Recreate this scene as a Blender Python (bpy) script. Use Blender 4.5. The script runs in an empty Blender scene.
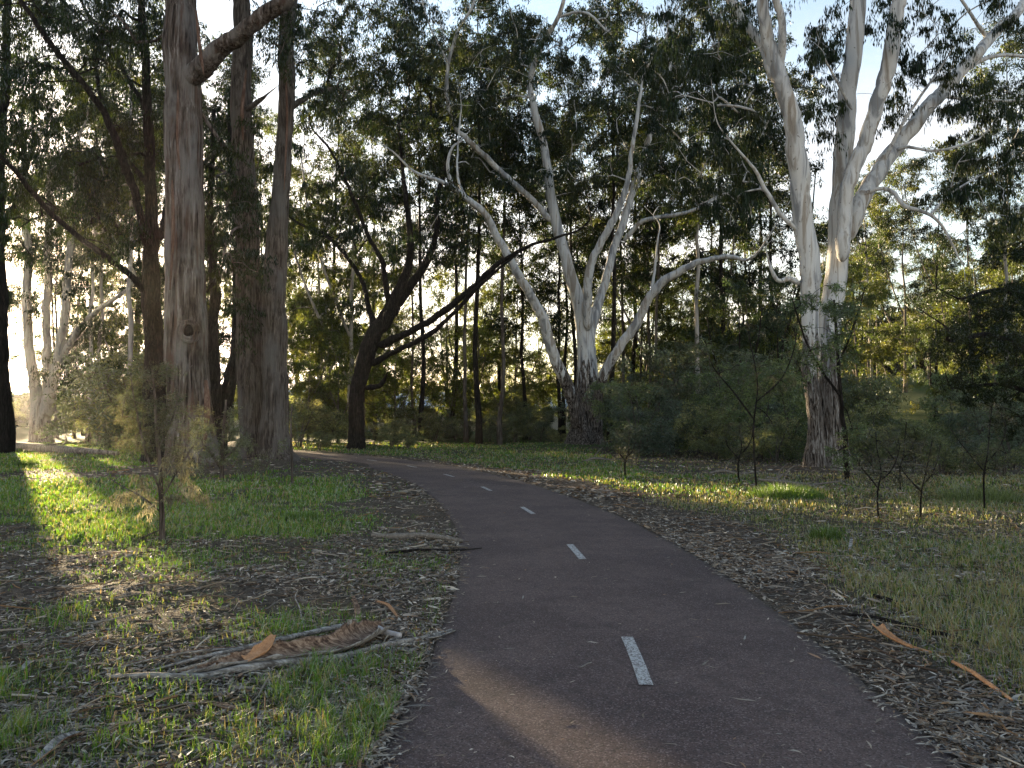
import bpy, math
import numpy as np
from mathutils import Vector

rng = np.random.default_rng(11)
S = bpy.context.scene
COL = S.collection
R = math.radians
HAZE = .00013
SKYS = .075
EXPO = 3.08

# ------------------------------------------------------------------ camera maths (used to site things on the ground)
FPX, HOR, CAMH = 773.0, 417.0, 1.6
PIT = math.atan((HOR - 384) / FPX)
def ray(px, py):
    u = (px - 512) / FPX; v = (384 - py) / FPX
    return u, math.cos(PIT) - v * math.sin(PIT), math.sin(PIT) + v * math.cos(PIT)
def pt(px, py, Y):                       # world point at forward distance Y
    a = ray(px, py); t = Y / a[1]
    return np.array([a[0] * t, Y, CAMH + a[2] * t])
def gr(px, py):                          # hit on the flat ground
    a = ray(px, py); t = -CAMH / a[2]
    return np.array([a[0] * t, a[1] * t])

# ------------------------------------------------------------------ noise
_tab = np.random.default_rng(3).random((256, 256))
def vnoise(x, y, sc=1.0, off=0):
    x = np.asarray(x, float) / sc + off * 17.3 + 1000; y = np.asarray(y, float) / sc + off * 5.7 + 1000
    xi = np.floor(x).astype(int); yi = np.floor(y).astype(int); fx = x - xi; fy = y - yi
    fx = fx * fx * (3 - 2 * fx); fy = fy * fy * (3 - 2 * fy)
    a = _tab[xi % 256, yi % 256]; b = _tab[(xi + 1) % 256, yi % 256]
    c = _tab[xi % 256, (yi + 1) % 256]; d = _tab[(xi + 1) % 256, (yi + 1) % 256]
    return (a * (1 - fx) + b * fx) * (1 - fy) + (c * (1 - fx) + d * fx) * fy
def fbm(x, y, sc, off=0, o=3):
    s = 0; a = 1; t = 0
    for i in range(o):
        s = s + a * vnoise(x, y, sc / 2 ** i, off + i); t += a; a *= .5
    return s / t
def sst(a, b, x):
    t = np.clip((np.asarray(x, float) - a) / (b - a), 0, 1); return t * t * (3 - 2 * t)

def spline(P, m):
    P = np.asarray(P, float); n = len(P)
    E = np.vstack([2 * P[0] - P[1], P, 2 * P[-1] - P[-2]]); out = []
    for i in range(n - 1):
        p0, p1, p2, p3 = E[i:i + 4]
        for k in range(m):
            t = k / m
            out.append(.5 * ((2 * p1) + (-p0 + p2) * t + (2 * p0 - 5 * p1 + 4 * p2 - p3) * t * t + (-p0 + 3 * p1 - 3 * p2 + p3) * t ** 3))
    out.append(P[-1]); return np.array(out)
def resample(P, n):
    d = np.r_[0, np.cumsum(np.linalg.norm(np.diff(P, axis=0), axis=1))]
    s = np.linspace(0, d[-1], n)
    return np.stack([np.interp(s, d, P[:, k]) for k in range(P.shape[1])], 1)

# ------------------------------------------------------------------ path centre line
CL = [(.9, -8), (.78, -3), (.72, 1), (.73, 3.6), (.80, 5.2), (.82, 7), (.76, 8.8), (.56, 11.1), (.22, 13.3), (-.28, 15.8), (-1.02, 18.8),
      (-1.95, 21.6), (-3.15, 24.6), (-5.1, 28.2), (-7.6, 31.6), (-10.6, 34.6), (-13.6, 38.4), (-16, 43.5), (-18, 50), (-20, 62), (-23, 80)]
CLs = resample(spline(CL, 12), 420)
PW = 1.36
_T = np.gradient(CLs, axis=0); _T /= np.linalg.norm(_T, axis=1)[:, None]
_N = np.stack([-_T[:, 1], _T[:, 0]], 1)                       # left-hand normal
def pathdist(x, y):                                          # signed distance from the centre line (+ = left of path)
    x = np.atleast_1d(np.asarray(x, float)); y = np.atleast_1d(np.asarray(y, float))
    o = np.empty(x.shape); shp = x.shape; x = x.ravel(); y = y.ravel(); o = o.ravel()
    for i in range(0, len(x), 40000):
        dx = x[i:i + 40000, None] - CLs[None, :, 0]; dy = y[i:i + 40000, None] - CLs[None, :, 1]
        k = np.argmin(dx * dx + dy * dy, 1); r = np.arange(len(k))
        d = np.hypot(dx[r, k], dy[r, k]); s = np.sign(dx[r, k] * _N[k, 0] + dy[r, k] * _N[k, 1])
        o[i:i + 40000] = d * s
    return o.reshape(shp)

MOUNDS = [(-9.0, 22.6, 2.6, .22), (-8.0, 25.3, 2.4, .2), (9.3, 23.2, 2.0, .16), (3.9, 40.6, 3.5, .25)]
def terrain(x, y, pd=None):
    x = np.asarray(x, float); y = np.asarray(y, float)
    if pd is None: pd = pathdist(x, y).reshape(x.shape)
    e = np.abs(pd) - PW
    f = sst(.05, 2.2, e)
    z = f * (.11 * (fbm(x, y, 2.6, 1) - .45) + .05 * (fbm(x, y, .6, 5) - .5))
    z = z + sst(0.0, .5, e) * .03 * (vnoise(x, y, .16, 9) - .35) * (y < 20)
    for mx, my, mr, mh in MOUNDS: z = z + mh * np.exp(-((x - mx) ** 2 + (y - my) ** 2) / mr ** 2 * 1.4)
    z = z + 7.5 * sst(30, 115, y) * sst(6, 42, x)
    z = z + .5 * sst(60, 200, y) * fbm(x, y, 40, 4)
    return z
def tz(x, y): return float(terrain(np.array([x]), np.array([y]))[0])

# ------------------------------------------------------------------ mesh plumbing
def mesh(name, V, Q=None, T=None, tint=None, mats=(), smooth=False, midx=None):
    V = np.asarray(V, np.float32); nq = 0 if Q is None else len(Q); nt = 0 if T is None else len(T)
    m = bpy.data.meshes.new(name); m.vertices.add(len(V)); m.vertices.foreach_set('co', V.ravel())
    L = []
    if nq: L.append(np.asarray(Q, np.int32).ravel())
    if nt: L.append(np.asarray(T, np.int32).ravel())
    L = np.concatenate(L); m.loops.add(len(L)); m.loops.foreach_set('vertex_index', L)
    m.polygons.add(nq + nt)
    st = np.r_[np.arange(nq) * 4, nq * 4 + np.arange(nt) * 3].astype(np.int32)
    m.polygons.foreach_set('loop_start', st)
    for a in mats: m.materials.append(a)
    if midx is not None: m.polygons.foreach_set('material_index', np.asarray(midx, np.int32))
    m.polygons.foreach_set('use_smooth', np.full(nq + nt, bool(smooth)))
    m.update(calc_edges=True)
    if tint is not None:
        a = m.color_attributes.new('tint', 'FLOAT_COLOR', 'POINT')
        c = np.ones((len(V), 4), np.float32); c[:, :tint.shape[1]] = tint; a.data.foreach_set('color', c.ravel())
    return m
def obj(name, me, parent=None, loc=None):
    o = bpy.data.objects.new(name, me); COL.objects.link(o)
    if parent is not None: o.parent = parent
    if loc is not None: o.location = loc
    return o
def tag(o, label=None, cat=None, group=None, kind=None):
    if label: o['label'] = label
    if cat: o['category'] = cat
    if group: o['group'] = group
    if kind: o['kind'] = kind
    return o
def root(name, loc, label, cat, group=None):
    return tag(obj(name, None, None, loc), label, cat, group)

class MB:                                                     # collects quad / tri geometry
    def __init__(s): s.V = []; s.Q = []; s.T = []; s.C = []; s.n = 0; s.MQ = []
    def add(s, V, Q=None, T=None, C=None, mi=0):
        V = np.asarray(V, float)
        if Q is not None and len(Q): s.Q.append(np.asarray(Q) + s.n); s.MQ.append(np.full(len(Q), mi))
        if T is not None and len(T): s.T.append(np.asarray(T) + s.n)
        s.V.append(V); s.C.append(np.full((len(V), 3), .5) if C is None else np.broadcast_to(np.asarray(C, float), (len(V), 3)))
        s.n += len(V)
    def tube(s, P, r, seg=8, rough=0, ph=None, cap=True, C=None, mi=0):
        P = np.asarray(P, float); r = np.broadcast_to(np.asarray(r, float), (len(P),))
        T = np.gradient(P, axis=0); T /= np.linalg.norm(T, axis=1)[:, None] + 1e-9
        up = np.array([1., 0, 0]) if abs(T[0, 0]) < .8 else np.array([0, 1., 0])
        A = np.cross(T, up); A /= np.linalg.norm(A, axis=1)[:, None] + 1e-9
        if abs(np.dot(T[0], up)) < .8 and (np.abs(T @ up) > .93).any():
            up = np.array([.3, .9, .3]); A = np.cross(T, up); A /= np.linalg.norm(A, axis=1)[:, None] + 1e-9
        B = np.cross(T, A); th = np.arange(seg) / seg * 2 * np.pi
        rr = r[:, None] * np.ones(seg)[None]
        if rough:
            q = np.r_[0, np.cumsum(np.linalg.norm(np.diff(P, axis=0), axis=1))]; q0 = rng.random() * 50
            f = np.zeros_like(rr)
            for fr, am in ((2, .5), (3, .5), (5, .45), (8, .35), (13, .3)):
                pa = rng.random() * 6.3
                f += am * np.sin(fr * th[None] + pa + 1.4 * np.sin(q * (.5 + rng.random()) + q0)[:, None]) * (.6 + .4 * np.sin(q * (.9 + rng.random() * 2) + q0 * 2))[:, None]
            f += .5 * np.sin(q * 2.1 + q0)[:, None]
            rr = rr * (1 + rough * f)
        V = P[:, None] + (A[:, None] * np.cos(th)[None, :, None] + B[:, None] * np.sin(th)[None, :, None]) * rr[..., None]
        V = V.reshape(-1, 3); n = len(P)
        i = np.arange(n - 1)[:, None] * seg; j = np.arange(seg)[None]; k = (j + 1) % seg
        Q = np.stack([i + j, i + k, i + seg + k, i + seg + j], -1).reshape(-1, 4)
        Tt = None
        if cap:
            V = np.vstack([V, P[-1] + T[-1] * r[-1] * .5]); e = (n - 1) * seg
            Tt = [(e + a, e + (a + 1) % seg, len(V) - 1) for a in range(seg)]
            V = np.vstack([V, P[0] - T[0] * r[0] * .35]); Tt = np.array(Tt + [((a + 1) % seg, a, len(V) - 1) for a in range(seg)])
        s.add(V, Q, Tt, C, mi)
    def mesh(s, name, mats, smooth=True, tint=False, off=None):
        V = np.vstack(s.V)
        if off is not None: V = V - np.asarray(off)
        Q = np.vstack(s.Q) if s.Q else None; T = np.vstack(s.T) if s.T else None
        mi = None
        if len(mats) > 1:
            mi = np.r_[np.concatenate(s.MQ) if s.MQ else [], np.zeros(0 if T is None else len(T))]
        return mesh(name, V, Q, T, np.vstack(s.C) if tint else None, mats, smooth, mi)

def unit(v): return v / (np.linalg.norm(v, axis=-1, keepdims=True) + 1e-9)

# ------------------------------------------------------------------ leaves
def leaves(mb, C, size, n, L, W, cols, droop=.75, twigs=7, flat=.75, spread=1.0, G=rng):
    """tufts of narrow drooping leaves hung along short twigs around every centre in C"""
    C = np.asarray(C, float); k = len(C)
    if k == 0: return
    size = np.broadcast_to(np.asarray(size, float), (k,))
    D = unit(G.normal(size=(k, twigs, 3)) + np.array([0, 0, .1])) * np.array([1, 1, flat])
    tip = C[:, None] + D * size[:, None, None] * (.6 + .75 * G.random((k, twigs, 1)))
    per = max(1, n // twigs)
    u = np.sqrt(G.random((k, twigs, per, 1))) * 1.05
    P = C[:, None, None] * (1 - u) + tip[:, :, None] * u
    P = P + G.normal(size=P.shape) * size[:, None, None, None] * .11 * spread
    P[..., 2] -= (u[..., 0] ** 2) * size[:, None, None] * .25
    P = P.reshape(-1, 3); m = len(P)
    dr = unit(G.normal(size=(m, 3)) * (1 - droop) * 1.3 + np.array([0, 0, -droop]))
    sd = unit(np.cross(dr, G.normal(size=(m, 3))))
    l = L * (.6 + .8 * G.random((m, 1))); w = W * (.6 + .8 * G.random((m, 1)))
    V = np.stack([P, P + dr * l * .45 + sd * w * .5, P + dr * l + sd * w * .3 * G.normal(size=(m, 1)), P + dr * l * .45 - sd * w * .5], 1)
    cols = np.asarray(cols, float)
    cc = cols[G.integers(0, len(cols), k)]; cc = np.repeat(cc, twigs * per, 0) * (.55 + .9 * G.random((m, 1)))
    cc = cc * np.repeat(.85 + .3 * G.random((k, 1)), twigs * per, 0)
    mb.add(V.reshape(-1, 3), np.arange(m * 4).reshape(-1, 4), None, np.repeat(cc, 4, 0))
    # twigs as slender blades
    A = np.repeat(C[:, None], twigs, 1).reshape(-1, 3); B = tip.reshape(-1, 3); B = B - np.array([0, 0, .12]) * np.repeat(size, twigs)[:, None]
    s2 = unit(np.cross(B - A, G.normal(size=A.shape))) * W * .22
    V = np.stack([A - s2, A + s2, B + s2 * .3, B - s2 * .3], 1)
    mb.add(V.reshape(-1, 3), np.arange(len(A) * 4).reshape(-1, 4), None, np.array([.05, .04, .03]))

def grow(mb, skel, targets, r0, seg=5, arch=.12, G=rng, order=None, rmax=9, C=None):
    """joins every target to the nearest wood with a curved, tapering branch (thickness from what it carries)"""
    skel = np.asarray(skel, float)
    N = [skel]; par = [-1] * len(skel); T = np.asarray(targets, float)
    d0 = np.array([np.min(np.linalg.norm(skel - t, axis=1)) for t in T]); idx = np.argsort(d0)
    P = np.empty((len(skel) + len(T) * 3, 3)); P[:len(skel)] = skel; n = len(skel); cnt = np.zeros(len(P)); links = []
    base = len(skel)
    for i in idx:
        t = T[i]; d = P[:n] - t; dist = np.linalg.norm(d, axis=1)
        cost = dist + .35 * np.maximum(0, P[:n, 2] - t[2])
        j = int(np.argmin(cost)); a = P[j].copy(); L = dist[j]
        b1 = a + (t - a) * .35 + np.array([0, 0, arch * L]) + G.normal(size=3) * L * .06
        b2 = a + (t - a) * .7 + np.array([0, 0, arch * L * .9]) + G.normal(size=3) * L * .06
        P[n] = b1; P[n + 1] = b2; P[n + 2] = t
        par += [j, n, n + 1]; links.append((j, n, n + 1, n + 2)); n += 3
    cnt = np.zeros(n); 
    for k in range(n - 1, base - 1, -1):
        if (k - base) % 3 == 2: cnt[k] += 1
        p = par[k]
        if p >= 0: cnt[p] += cnt[k]
    for j, a, b, c in links:
        pts = spline([P[j], P[a], P[b], P[c]], 2)
        ra = min(r0 * math.sqrt(cnt[a]), rmax); rc = min(r0 * math.sqrt(cnt[c]), rmax)
        mb.tube(pts, np.linspace(ra, max(rc, r0 * .6), len(pts)), seg, cap=False, C=C)
    return P[:n]

# ------------------------------------------------------------------ materials
def newmat(name):
    m = bpy.data.materials.new(name); m.use_nodes = True; nt = m.node_tree; nt.nodes.clear()
    out = nt.nodes.new('ShaderNodeOutputMaterial'); return m, nt, out
class N:                                                       # tiny node helper
    def __init__(s, nt): s.t = nt
    def n(s, ty, ins=None, **kw):
        nd = s.t.nodes.new(ty)
        for k, v in kw.items(): setattr(nd, k, v)
        for k, v in (ins or {}).items():
            if isinstance(v, bpy.types.NodeSocket): s.t.links.new(v, nd.inputs[k])
            else: nd.inputs[k].default_value = v
        return nd
    def coord(s, w='Object'): return s.n('ShaderNodeTexCoord').outputs[w]
    def map(s, v, sc): return s.n('ShaderNodeMapping', {0: v, 'Scale': sc}).outputs[0]
    def noise(s, v, sc, det=4, ro=.55, dis=0): return s.n('ShaderNodeTexNoise', {'Vector': v, 'Scale': sc, 'Detail': det, 'Roughness': ro, 'Distortion': dis}).outputs['Fac']
    def ramp(s, f, st):
        nd = s.n('ShaderNodeValToRGB', {'Fac': f}); e = nd.color_ramp.elements
        while len(e) < len(st): e.new(.5)
        for i, (p, c) in enumerate(st):
            e[i].position = p; e[i].color = (c, c, c, 1) if isinstance(c, (int, float)) else (*c, 1)
        return nd.outputs[0]
    def mix(s, f, a, b, bt='MIX'):
        nd = s.n('ShaderNodeMix', data_type='RGBA', blend_type=bt)
        for k, v in ((0, f), (6, a), (7, b)):
            if isinstance(v, bpy.types.NodeSocket): s.t.links.new(v, nd.inputs[k])
            elif k == 0: nd.inputs[0].default_value = v
            else: nd.inputs[k].default_value = (*v, 1) if len(v) == 3 else v
        return nd.outputs[2]
    def math(s, op, a, b=0.0, c=None):
        d = {0: a, 1: b}
        if c is not None: d[2] = c
        return s.n('ShaderNodeMath', d, operation=op).outputs[0]
    def bump(s, h, st, di=.02): return s.n('ShaderNodeBump', {'Height': h, 'Strength': st, 'Distance': di}).outputs[0]
    def bsdf(s, col, ro=.85, nrm=None, spec=.25):
        d = {'Base Color': col if isinstance(col, bpy.types.NodeSocket) else (*col, 1), 'Roughness': ro, 'Specular IOR Level': spec}
        if nrm is not None: d['Normal'] = nrm
        return s.n('ShaderNodeBsdfPrincipled', d).outputs[0]

def leaf_mat(name, gain=1.0, trans=.45, gloss=.12, tcol=(1.25, 1.35, .55), sat=1.0):
    m, nt, out = newmat(name); k = N(nt)
    c = k.n('ShaderNodeAttribute', attribute_name='tint').outputs['Color']
    c = k.mix(1, c, (gain, gain, gain), 'MULTIPLY')
    if sat != 1: c = k.n('ShaderNodeHueSaturation', {'Saturation': sat, 'Color': c}).outputs[0]
    t = k.mix(1, c, tcol, 'MULTIPLY')
    d = k.n('ShaderNodeBsdfDiffuse', {'Color': c}).outputs[0]; tr = k.n('ShaderNodeBsdfTranslucent', {'Color': t}).outputs[0]
    a = k.n('ShaderNodeMixShader', {0: trans, 1: d, 2: tr}).outputs[0]
    g = k.n('ShaderNodeBsdfGlossy', {'Color': (.8, .85, .9, 1), 'Roughness': .5}).outputs[0]
    fr = k.math('MULTIPLY', k.n('ShaderNodeFresnel', {'IOR': 1.35}).outputs[0], gloss * 2)
    a = k.n('ShaderNodeMixShader', {0: fr, 1: a, 2: g}).outputs[0]
    nt.links.new(a, out.inputs[0]); return m
def bark_mat(name, stops, red=None, fur=(9, 9, .9), bump=.9, di=.04, patch=None):
    m, nt, out = newmat(name); k = N(nt); v = k.coord()
    f1 = k.noise(k.map(v, fur), 1.6, 6, .62, .6); f2 = k.noise(k.map(v, (fur[0] * 3, fur[1] * 3, fur[2] * 1.6)), 2, 4, .6)
    f = k.math('ADD', k.math('MULTIPLY', f1, .65), k.math('MULTIPLY', f2, .35))
    c = k.ramp(f, stops)
    if patch: c = k.mix(k.ramp(k.noise(k.map(v, (1.5, 1.5, .45)), 1.3, 4, .6), [(.48, 0), (.62, .8)]), c, patch)
    if red: c = k.mix(k.ramp(k.noise(k.map(v, (4, 4, .35)), 1.5, 3), [(.56, 0), (.66, .75)]), c, red)
    h = k.ramp(f, [(.3, 0), (.62, 1)])
    nt.links.new(k.bsdf(c, .92, k.bump(h, bump, di), .15), out.inputs[0]); return m
def pale_mat(name, sock, amp, tone=(.50, .50, .47), rough=(.115, .09, .075), dk=0.0):
    m, nt, out = newmat(name); k = N(nt); v = k.coord()
    z = k.n('ShaderNodeSeparateXYZ', {0: v}).outputs[2]
    big = k.noise(k.map(v, (2.0, 2.0, .22)), 1.4, 5, .55, .8)
    c = k.ramp(big, [(.38, (tone[0] * .45, tone[1] * .46, tone[2] * .48)), (.47, tone), (.56, (tone[0] * 1.12, tone[1] * 1.1, tone[2] * 1.06)), (.64, (tone[0] * .6, tone[1] * .52, tone[2] * .44))])
    st = k.noise(k.map(v, (6, 6, .25)), 1.5, 4, .55, .5)
    c = k.mix(k.ramp(st, [(.55, 0), (.62, .6)]), c, (.20, .175, .15))
    spots = k.noise(k.map(v, (3, 3, 2)), 3.5, 2); c = k.mix(k.ramp(spots, [(.68, 0), (.71, .8)]), c, (.10, .08, .065))
    fine = k.noise(k.map(v, (16, 16, 1.4)), 1.6, 6, .65, .8)
    rc = k.ramp(fine, [(.40 + dk, (.012, .010, .009)), (.46 + dk, rough), (.53 + dk, (.20, .175, .155)), (.62 + dk, (.38, .36, .34))])
    edge = k.math('ADD', z, k.math('MULTIPLY', k.math('SUBTRACT', k.noise(k.map(v, (4.5, 4.5, .7)), 1.3, 6, .7, .6), .5), amp * 1.7))
    mk = k.n('ShaderNodeMapRange', {0: edge, 1: sock - .12, 2: sock + .12, 3: 1.0, 4: 0.0}).outputs[0]
    c = k.mix(mk, c, rc)
    h = k.math('ADD', k.math('MULTIPLY', k.math('MULTIPLY', k.ramp(fine, [(.3, 0), (.62, 1)]), mk), 1.0), k.math('MULTIPLY', st, .12))
    nt.links.new(k.bsdf(c, .8, k.bump(h, .95, .09), .2), out.inputs[0]); return m

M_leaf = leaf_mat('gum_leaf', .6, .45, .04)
M_leaf_thin = leaf_mat('understory_leaf', 1.9, .52, .05, (1.25, 1.25, .7), .72)
M_leaf_olive = leaf_mat('olive_gum_leaf', 1.05, .5, .04)
M_grass = leaf_mat('grass_blade', 1.0, .5, .08, (1.3, 1.35, .45))
M_litter = leaf_mat('dry_leaf', 1.0, .12, .03, (1.2, 1, .8))
M_peel = bark_mat('peeling_grey_bark', [(.40, (.016, .012, .010)), (.47, (.065, .050, .042)), (.54, (.13, .108, .095)), (.64, (.27, .25, .24))], red=(.10, .06, .046), fur=(6, 6, .32), patch=(.19, .178, .172), di=.09)
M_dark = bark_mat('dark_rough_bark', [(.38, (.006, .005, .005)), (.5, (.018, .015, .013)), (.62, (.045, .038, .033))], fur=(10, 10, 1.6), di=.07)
M_brown = bark_mat('brown_fibrous_bark', [(.38, (.022, .017, .014)), (.48, (.070, .056, .047)), (.6, (.17, .148, .128))], fur=(10, 10, .7), di=.07, patch=(.135, .125, .115))
M_grey = bark_mat('grey_brown_bark', [(.38, (.04, .033, .028)), (.5, (.13, .112, .095)), (.62, (.25, .225, .195))], fur=(8, 8, .6), bump=.6, di=.03)
M_palebg = pale_mat('pale_smooth_bark', 1.2, 2.0, (.30, .285, .26))

# ------------------------------------------------------------------ ground
def grid_axis(lo, hi, fine_lo, fine_hi, step, gr_=1.07):
    a = list(np.arange(fine_lo, fine_hi, step)); s = step
    while a[-1] < hi: s *= gr_; a.append(a[-1] + s)
    b = []; s = step; p = fine_lo
    while p > lo: s *= gr_; p -= s; b.append(p)
    return np.array(b[::-1] + a)
def ell(x, y, px, py, rx, ry):                                 # patch sited on the ground
    c = gr(px, py); return np.exp(-(((x - c[0]) / rx) ** 2 + ((y - c[1]) / ry) ** 2))
def zones(x, y, pd):
    """grass cover, green-ness, litter cover"""
    e = np.abs(pd) - PW; left = pd > 0
    n = fbm(x, y, 1.7, 21); n2 = fbm(x, y, .5, 31); n3 = fbm(x, y, 5, 41)
    far = sst(9.0, 11.0, y + (n - .5) * 4.5 + (n2 - .5) * 2)
    gl = far * sst(.9, 2.4, e + (n - .5) * 1.5) * (.12 + .9 * sst(.40, .58, n3 * .4 + n * .3 + n2 * .3))
    gl = np.maximum(gl, sst(27, 31, y) * .8)
    near = np.zeros_like(x)
    for a in ((335, 695, .6, .55, 1.1), (300, 625, .4, .5, .9), (280, 740, .55, .5, 1.), (375, 725, .3, .55, 1.1), (200, 700, .5, .3, .4), (60, 625, .6, .5, .5), (120, 745, .7, .4, .35), (10, 740, .5, .4, .8), (20, 690, .5, .4, .6), (430, 620, .12, .8, .4), (90, 760, .6, .3, .6), (395, 560, .5, 1.0, .45), (200, 560, 1., .8, .5)):
        near = np.maximum(near, a[4] * ell(x, y, *a[:4]))
    near = near * (.6 + .8 * sst(.35, .65, n2)) + .12 * sst(.45, .7, n2)
    gl = np.maximum(gl, near)
    mound = np.zeros_like(x)
    for mx, my, mr, mh in MOUNDS: mound = np.maximum(mound, np.exp(-((x - mx) ** 2 + (y - my) ** 2) / mr ** 2))
    gl = gl * (1 - .9 * sst(.25, .6, mound))
    w = 1.0 + .35 * sst(6, 12, y) - .5 * sst(18, 30, y)
    grr = sst(w * .75, w * 1.35, e + (n - .5) * .9) * (.45 + .5 * sst(.4, .6, n * .6 + n2 * .4)) * (1 - .7 * sst(.25, .6, mound))
    grr = grr * (1 - .75 * sst(20.5, 22.5, y) * (1 - sst(60, 70, y)) * (x > 4)) 
    g = np.where(left, gl, grr)
    far_v = (y > 27)
    green = np.where(left, .62 + .3 * n2, .04 + .22 * sst(.5, .68, n3))
    green = np.where((~left) & (y > 15) & (x < 6), .45 + .25 * n, green)
    g = np.clip(g, 0, 1) * (e > .03)
    lit = np.clip(1 - g * np.where(left & (y > 10), 1.15, .6), .04, 1) * (e > -.03)
    return g, np.clip(green, 0, 1), lit

xa = grid_axis(-420, 420, -7, 7.5, .075, 1.06); ya = grid_axis(-12, 620, 2.6, 14, .075, 1.045)
X, Y = np.meshgrid(xa, ya); PD = pathdist(X, Y); Z = terrain(X, Y, PD)
g, gg, lt = zones(X, Y, PD)
g = np.maximum(g, .92 * (Y > 38) * (np.abs(PD) > 1.4)); gg = np.maximum(gg, .95 * (Y > 38)); g = np.maximum(g, .6 * (Y > 60))
nx, ny = len(xa), len(ya)
I = (np.arange(ny - 1)[:, None] * nx + np.arange(nx - 1)[None])
Q = np.stack([I, I + 1, I + nx + 1, I + nx], -1).reshape(-1, 4)
m, nt, out = newmat('forest_soil'); k = N(nt); v = k.coord()
sp = k.n('ShaderNodeSeparateColor', {0: k.n('ShaderNodeAttribute', attribute_name='tint').outputs['Color']})
a1 = k.noise(v, 14, 8, .7); a2 = k.noise(v, 55, 5, .65, 1.0); a3 = k.noise(v, 2.2, 4)
soil = k.ramp(k.math('ADD', k.math('MULTIPLY', a1, .5), k.math('MULTIPLY', a2, .5)), [(.36, (.018, .013, .010)), (.48, (.058, .044, .034)), (.56, (.11, .09, .07)), (.66, (.19, .165, .14))])
grn = k.mix(sp.outputs[1], (.095, .085, .045), (.05, .085, .018))
grn = k.mix(k.ramp(a1, [(.4, 0), (.62, .8)]), grn, (.035, .045, .015))
c = k.mix(k.math('MULTIPLY', sp.outputs[0], k.ramp(a1, [(.3, .6), (.5, 1)])), soil, grn)
nt.links.new(k.bsdf(c, .95, k.bump(k.math('ADD', a1, k.math('MULTIPLY', a2, .6)), .8, .03), .1), out.inputs[0])
M_soil = m
tag(obj('ground', mesh('ground', np.stack([X, Y, Z], -1).reshape(-1, 3), Q, None, np.stack([g, gg, lt], -1).reshape(-1, 3), [M_soil], True)), kind='structure')

# path --------------------------------------------------------------
m, nt, out = newmat('red_brown_asphalt'); k = N(nt); v = k.coord()
b1 = k.noise(v, 85, 3, .8); b2 = k.noise(v, .9, 6, .65); b3 = k.noise(v, 7, 6, .7)
vo = k.n('ShaderNodeTexVoronoi', {'Vector': v, 'Scale': 130}).outputs['Color']; vo = k.n('ShaderNodeSeparateColor', {0: vo}).outputs[0]
c = k.mix(k.ramp(b2, [(.40, 0), (.58, 1)]), (.062, .038, .036), (.104, .068, .061))
c = k.mix(k.ramp(vo, [(.80, 0), (.92, .75)]), c, (.20, .155, .145))
c = k.mix(k.ramp(vo, [(.1, .8), (.3, 0)]), c, (.022, .016, .016))
c = k.mix(k.ramp(b3, [(.5, 0), (.66, .5)]), c, (.036, .027, .026))
ed = k.n('ShaderNodeAttribute', attribute_name='tint').outputs['Color']
c = k.mix(k.math('MULTIPLY', k.n('ShaderNodeSeparateColor', {0: ed}).outputs[0], k.ramp(b3, [(.35, .1), (.6, .8)])), c, (.06, .045, .034))
nt.links.new(k.bsdf(c, .78, k.bump(k.math('ADD', k.math('MULTIPLY', vo, .8), k.math('MULTIPLY', b1, .6)), .8, .008), .35), out.inputs[0])
M_path = m
offs = np.array([-1, -.985, -.93, -.6, -.2, .2, .6, .93, .985, 1]) * PW
zz = np.array([-.04, .008, .012, .016, .02, .02, .016, .012, .008, -.04])
cc = np.array([1, 1, .15, 0, 0, 0, 0, .15, 1, 1.])
fine = resample(CLs, 1600); T_ = np.gradient(fine, axis=0); T_ /= np.linalg.norm(T_, axis=1)[:, None]; Nn = np.stack([-T_[:, 1], T_[:, 0]], 1)
wob = (vnoise(np.arange(1600) * .075, 0, .35, 2) - .5) * .05
W_ = offs[None] * (1 + 0 * wob[:, None]) + np.where(np.abs(offs) > 1.3, np.sign(offs), 0)[None] * wob[:, None]
V = np.concatenate([fine[:, None] + Nn[:, None] * W_[..., None], np.broadcast_to(zz, W_.shape)[..., None]], -1).reshape(-1, 3)
k_ = len(offs); I = (np.arange(1599)[:, None] * k_ + np.arange(k_ - 1)[None])
Q = np.stack([I, I + k_, I + k_ + 1, I + 1], -1).reshape(-1, 4)[:, ::-1]
path = tag(obj('path', mesh('path', V, Q, None, np.repeat(np.tile(cc, 1600)[:, None], 3, 1), [M_path], True)), kind='structure')
# centre line dashes
m, nt, out = newmat('worn_white_paint'); k = N(nt); v = k.coord()
b = k.noise(v, 60, 6, .8); c = k.mix(k.ramp(b, [(.44, 1), (.54, 0)]), (.46, .455, .44), (.12, .1, .095))
nt.links.new(k.bsdf(c, .7, k.bump(b, .4, .004), .3), out.inputs[0]); M_paint = m
arc = np.r_[0, np.cumsum(np.linalg.norm(np.diff(fine, axis=0), axis=1))]
s0 = arc[np.argmin(np.abs(fine[:, 1] - 4.62) + (fine[:, 0] < -5) * 99)]
for i in range(8):
    a, b = s0 + 4.03 * i, s0 + 4.03 * i + (1.0 if i < 6 else .95)
    s = np.linspace(a, b, 12); P = np.stack([np.interp(s, arc, fine[:, q]) for q in (0, 1)], 1)
    n_ = np.stack([np.interp(s, arc, Nn[:, q]) for q in (0, 1)], 1)
    hw = .042
    V = np.vstack([np.c_[P + n_ * (-.015 + hw), np.full(12, .026)], np.c_[P + n_ * (-.015 - hw), np.full(12, .026)]])
    V -= np.r_[P[0], 0]
    Q = [(j, j + 12, j + 13, j + 1) for j in range(11)]
    d = obj('centre_line_dash', mesh('dash', V, Q, None, None, [M_paint]), path, (P[0][0], P[0][1], 0))

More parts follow.
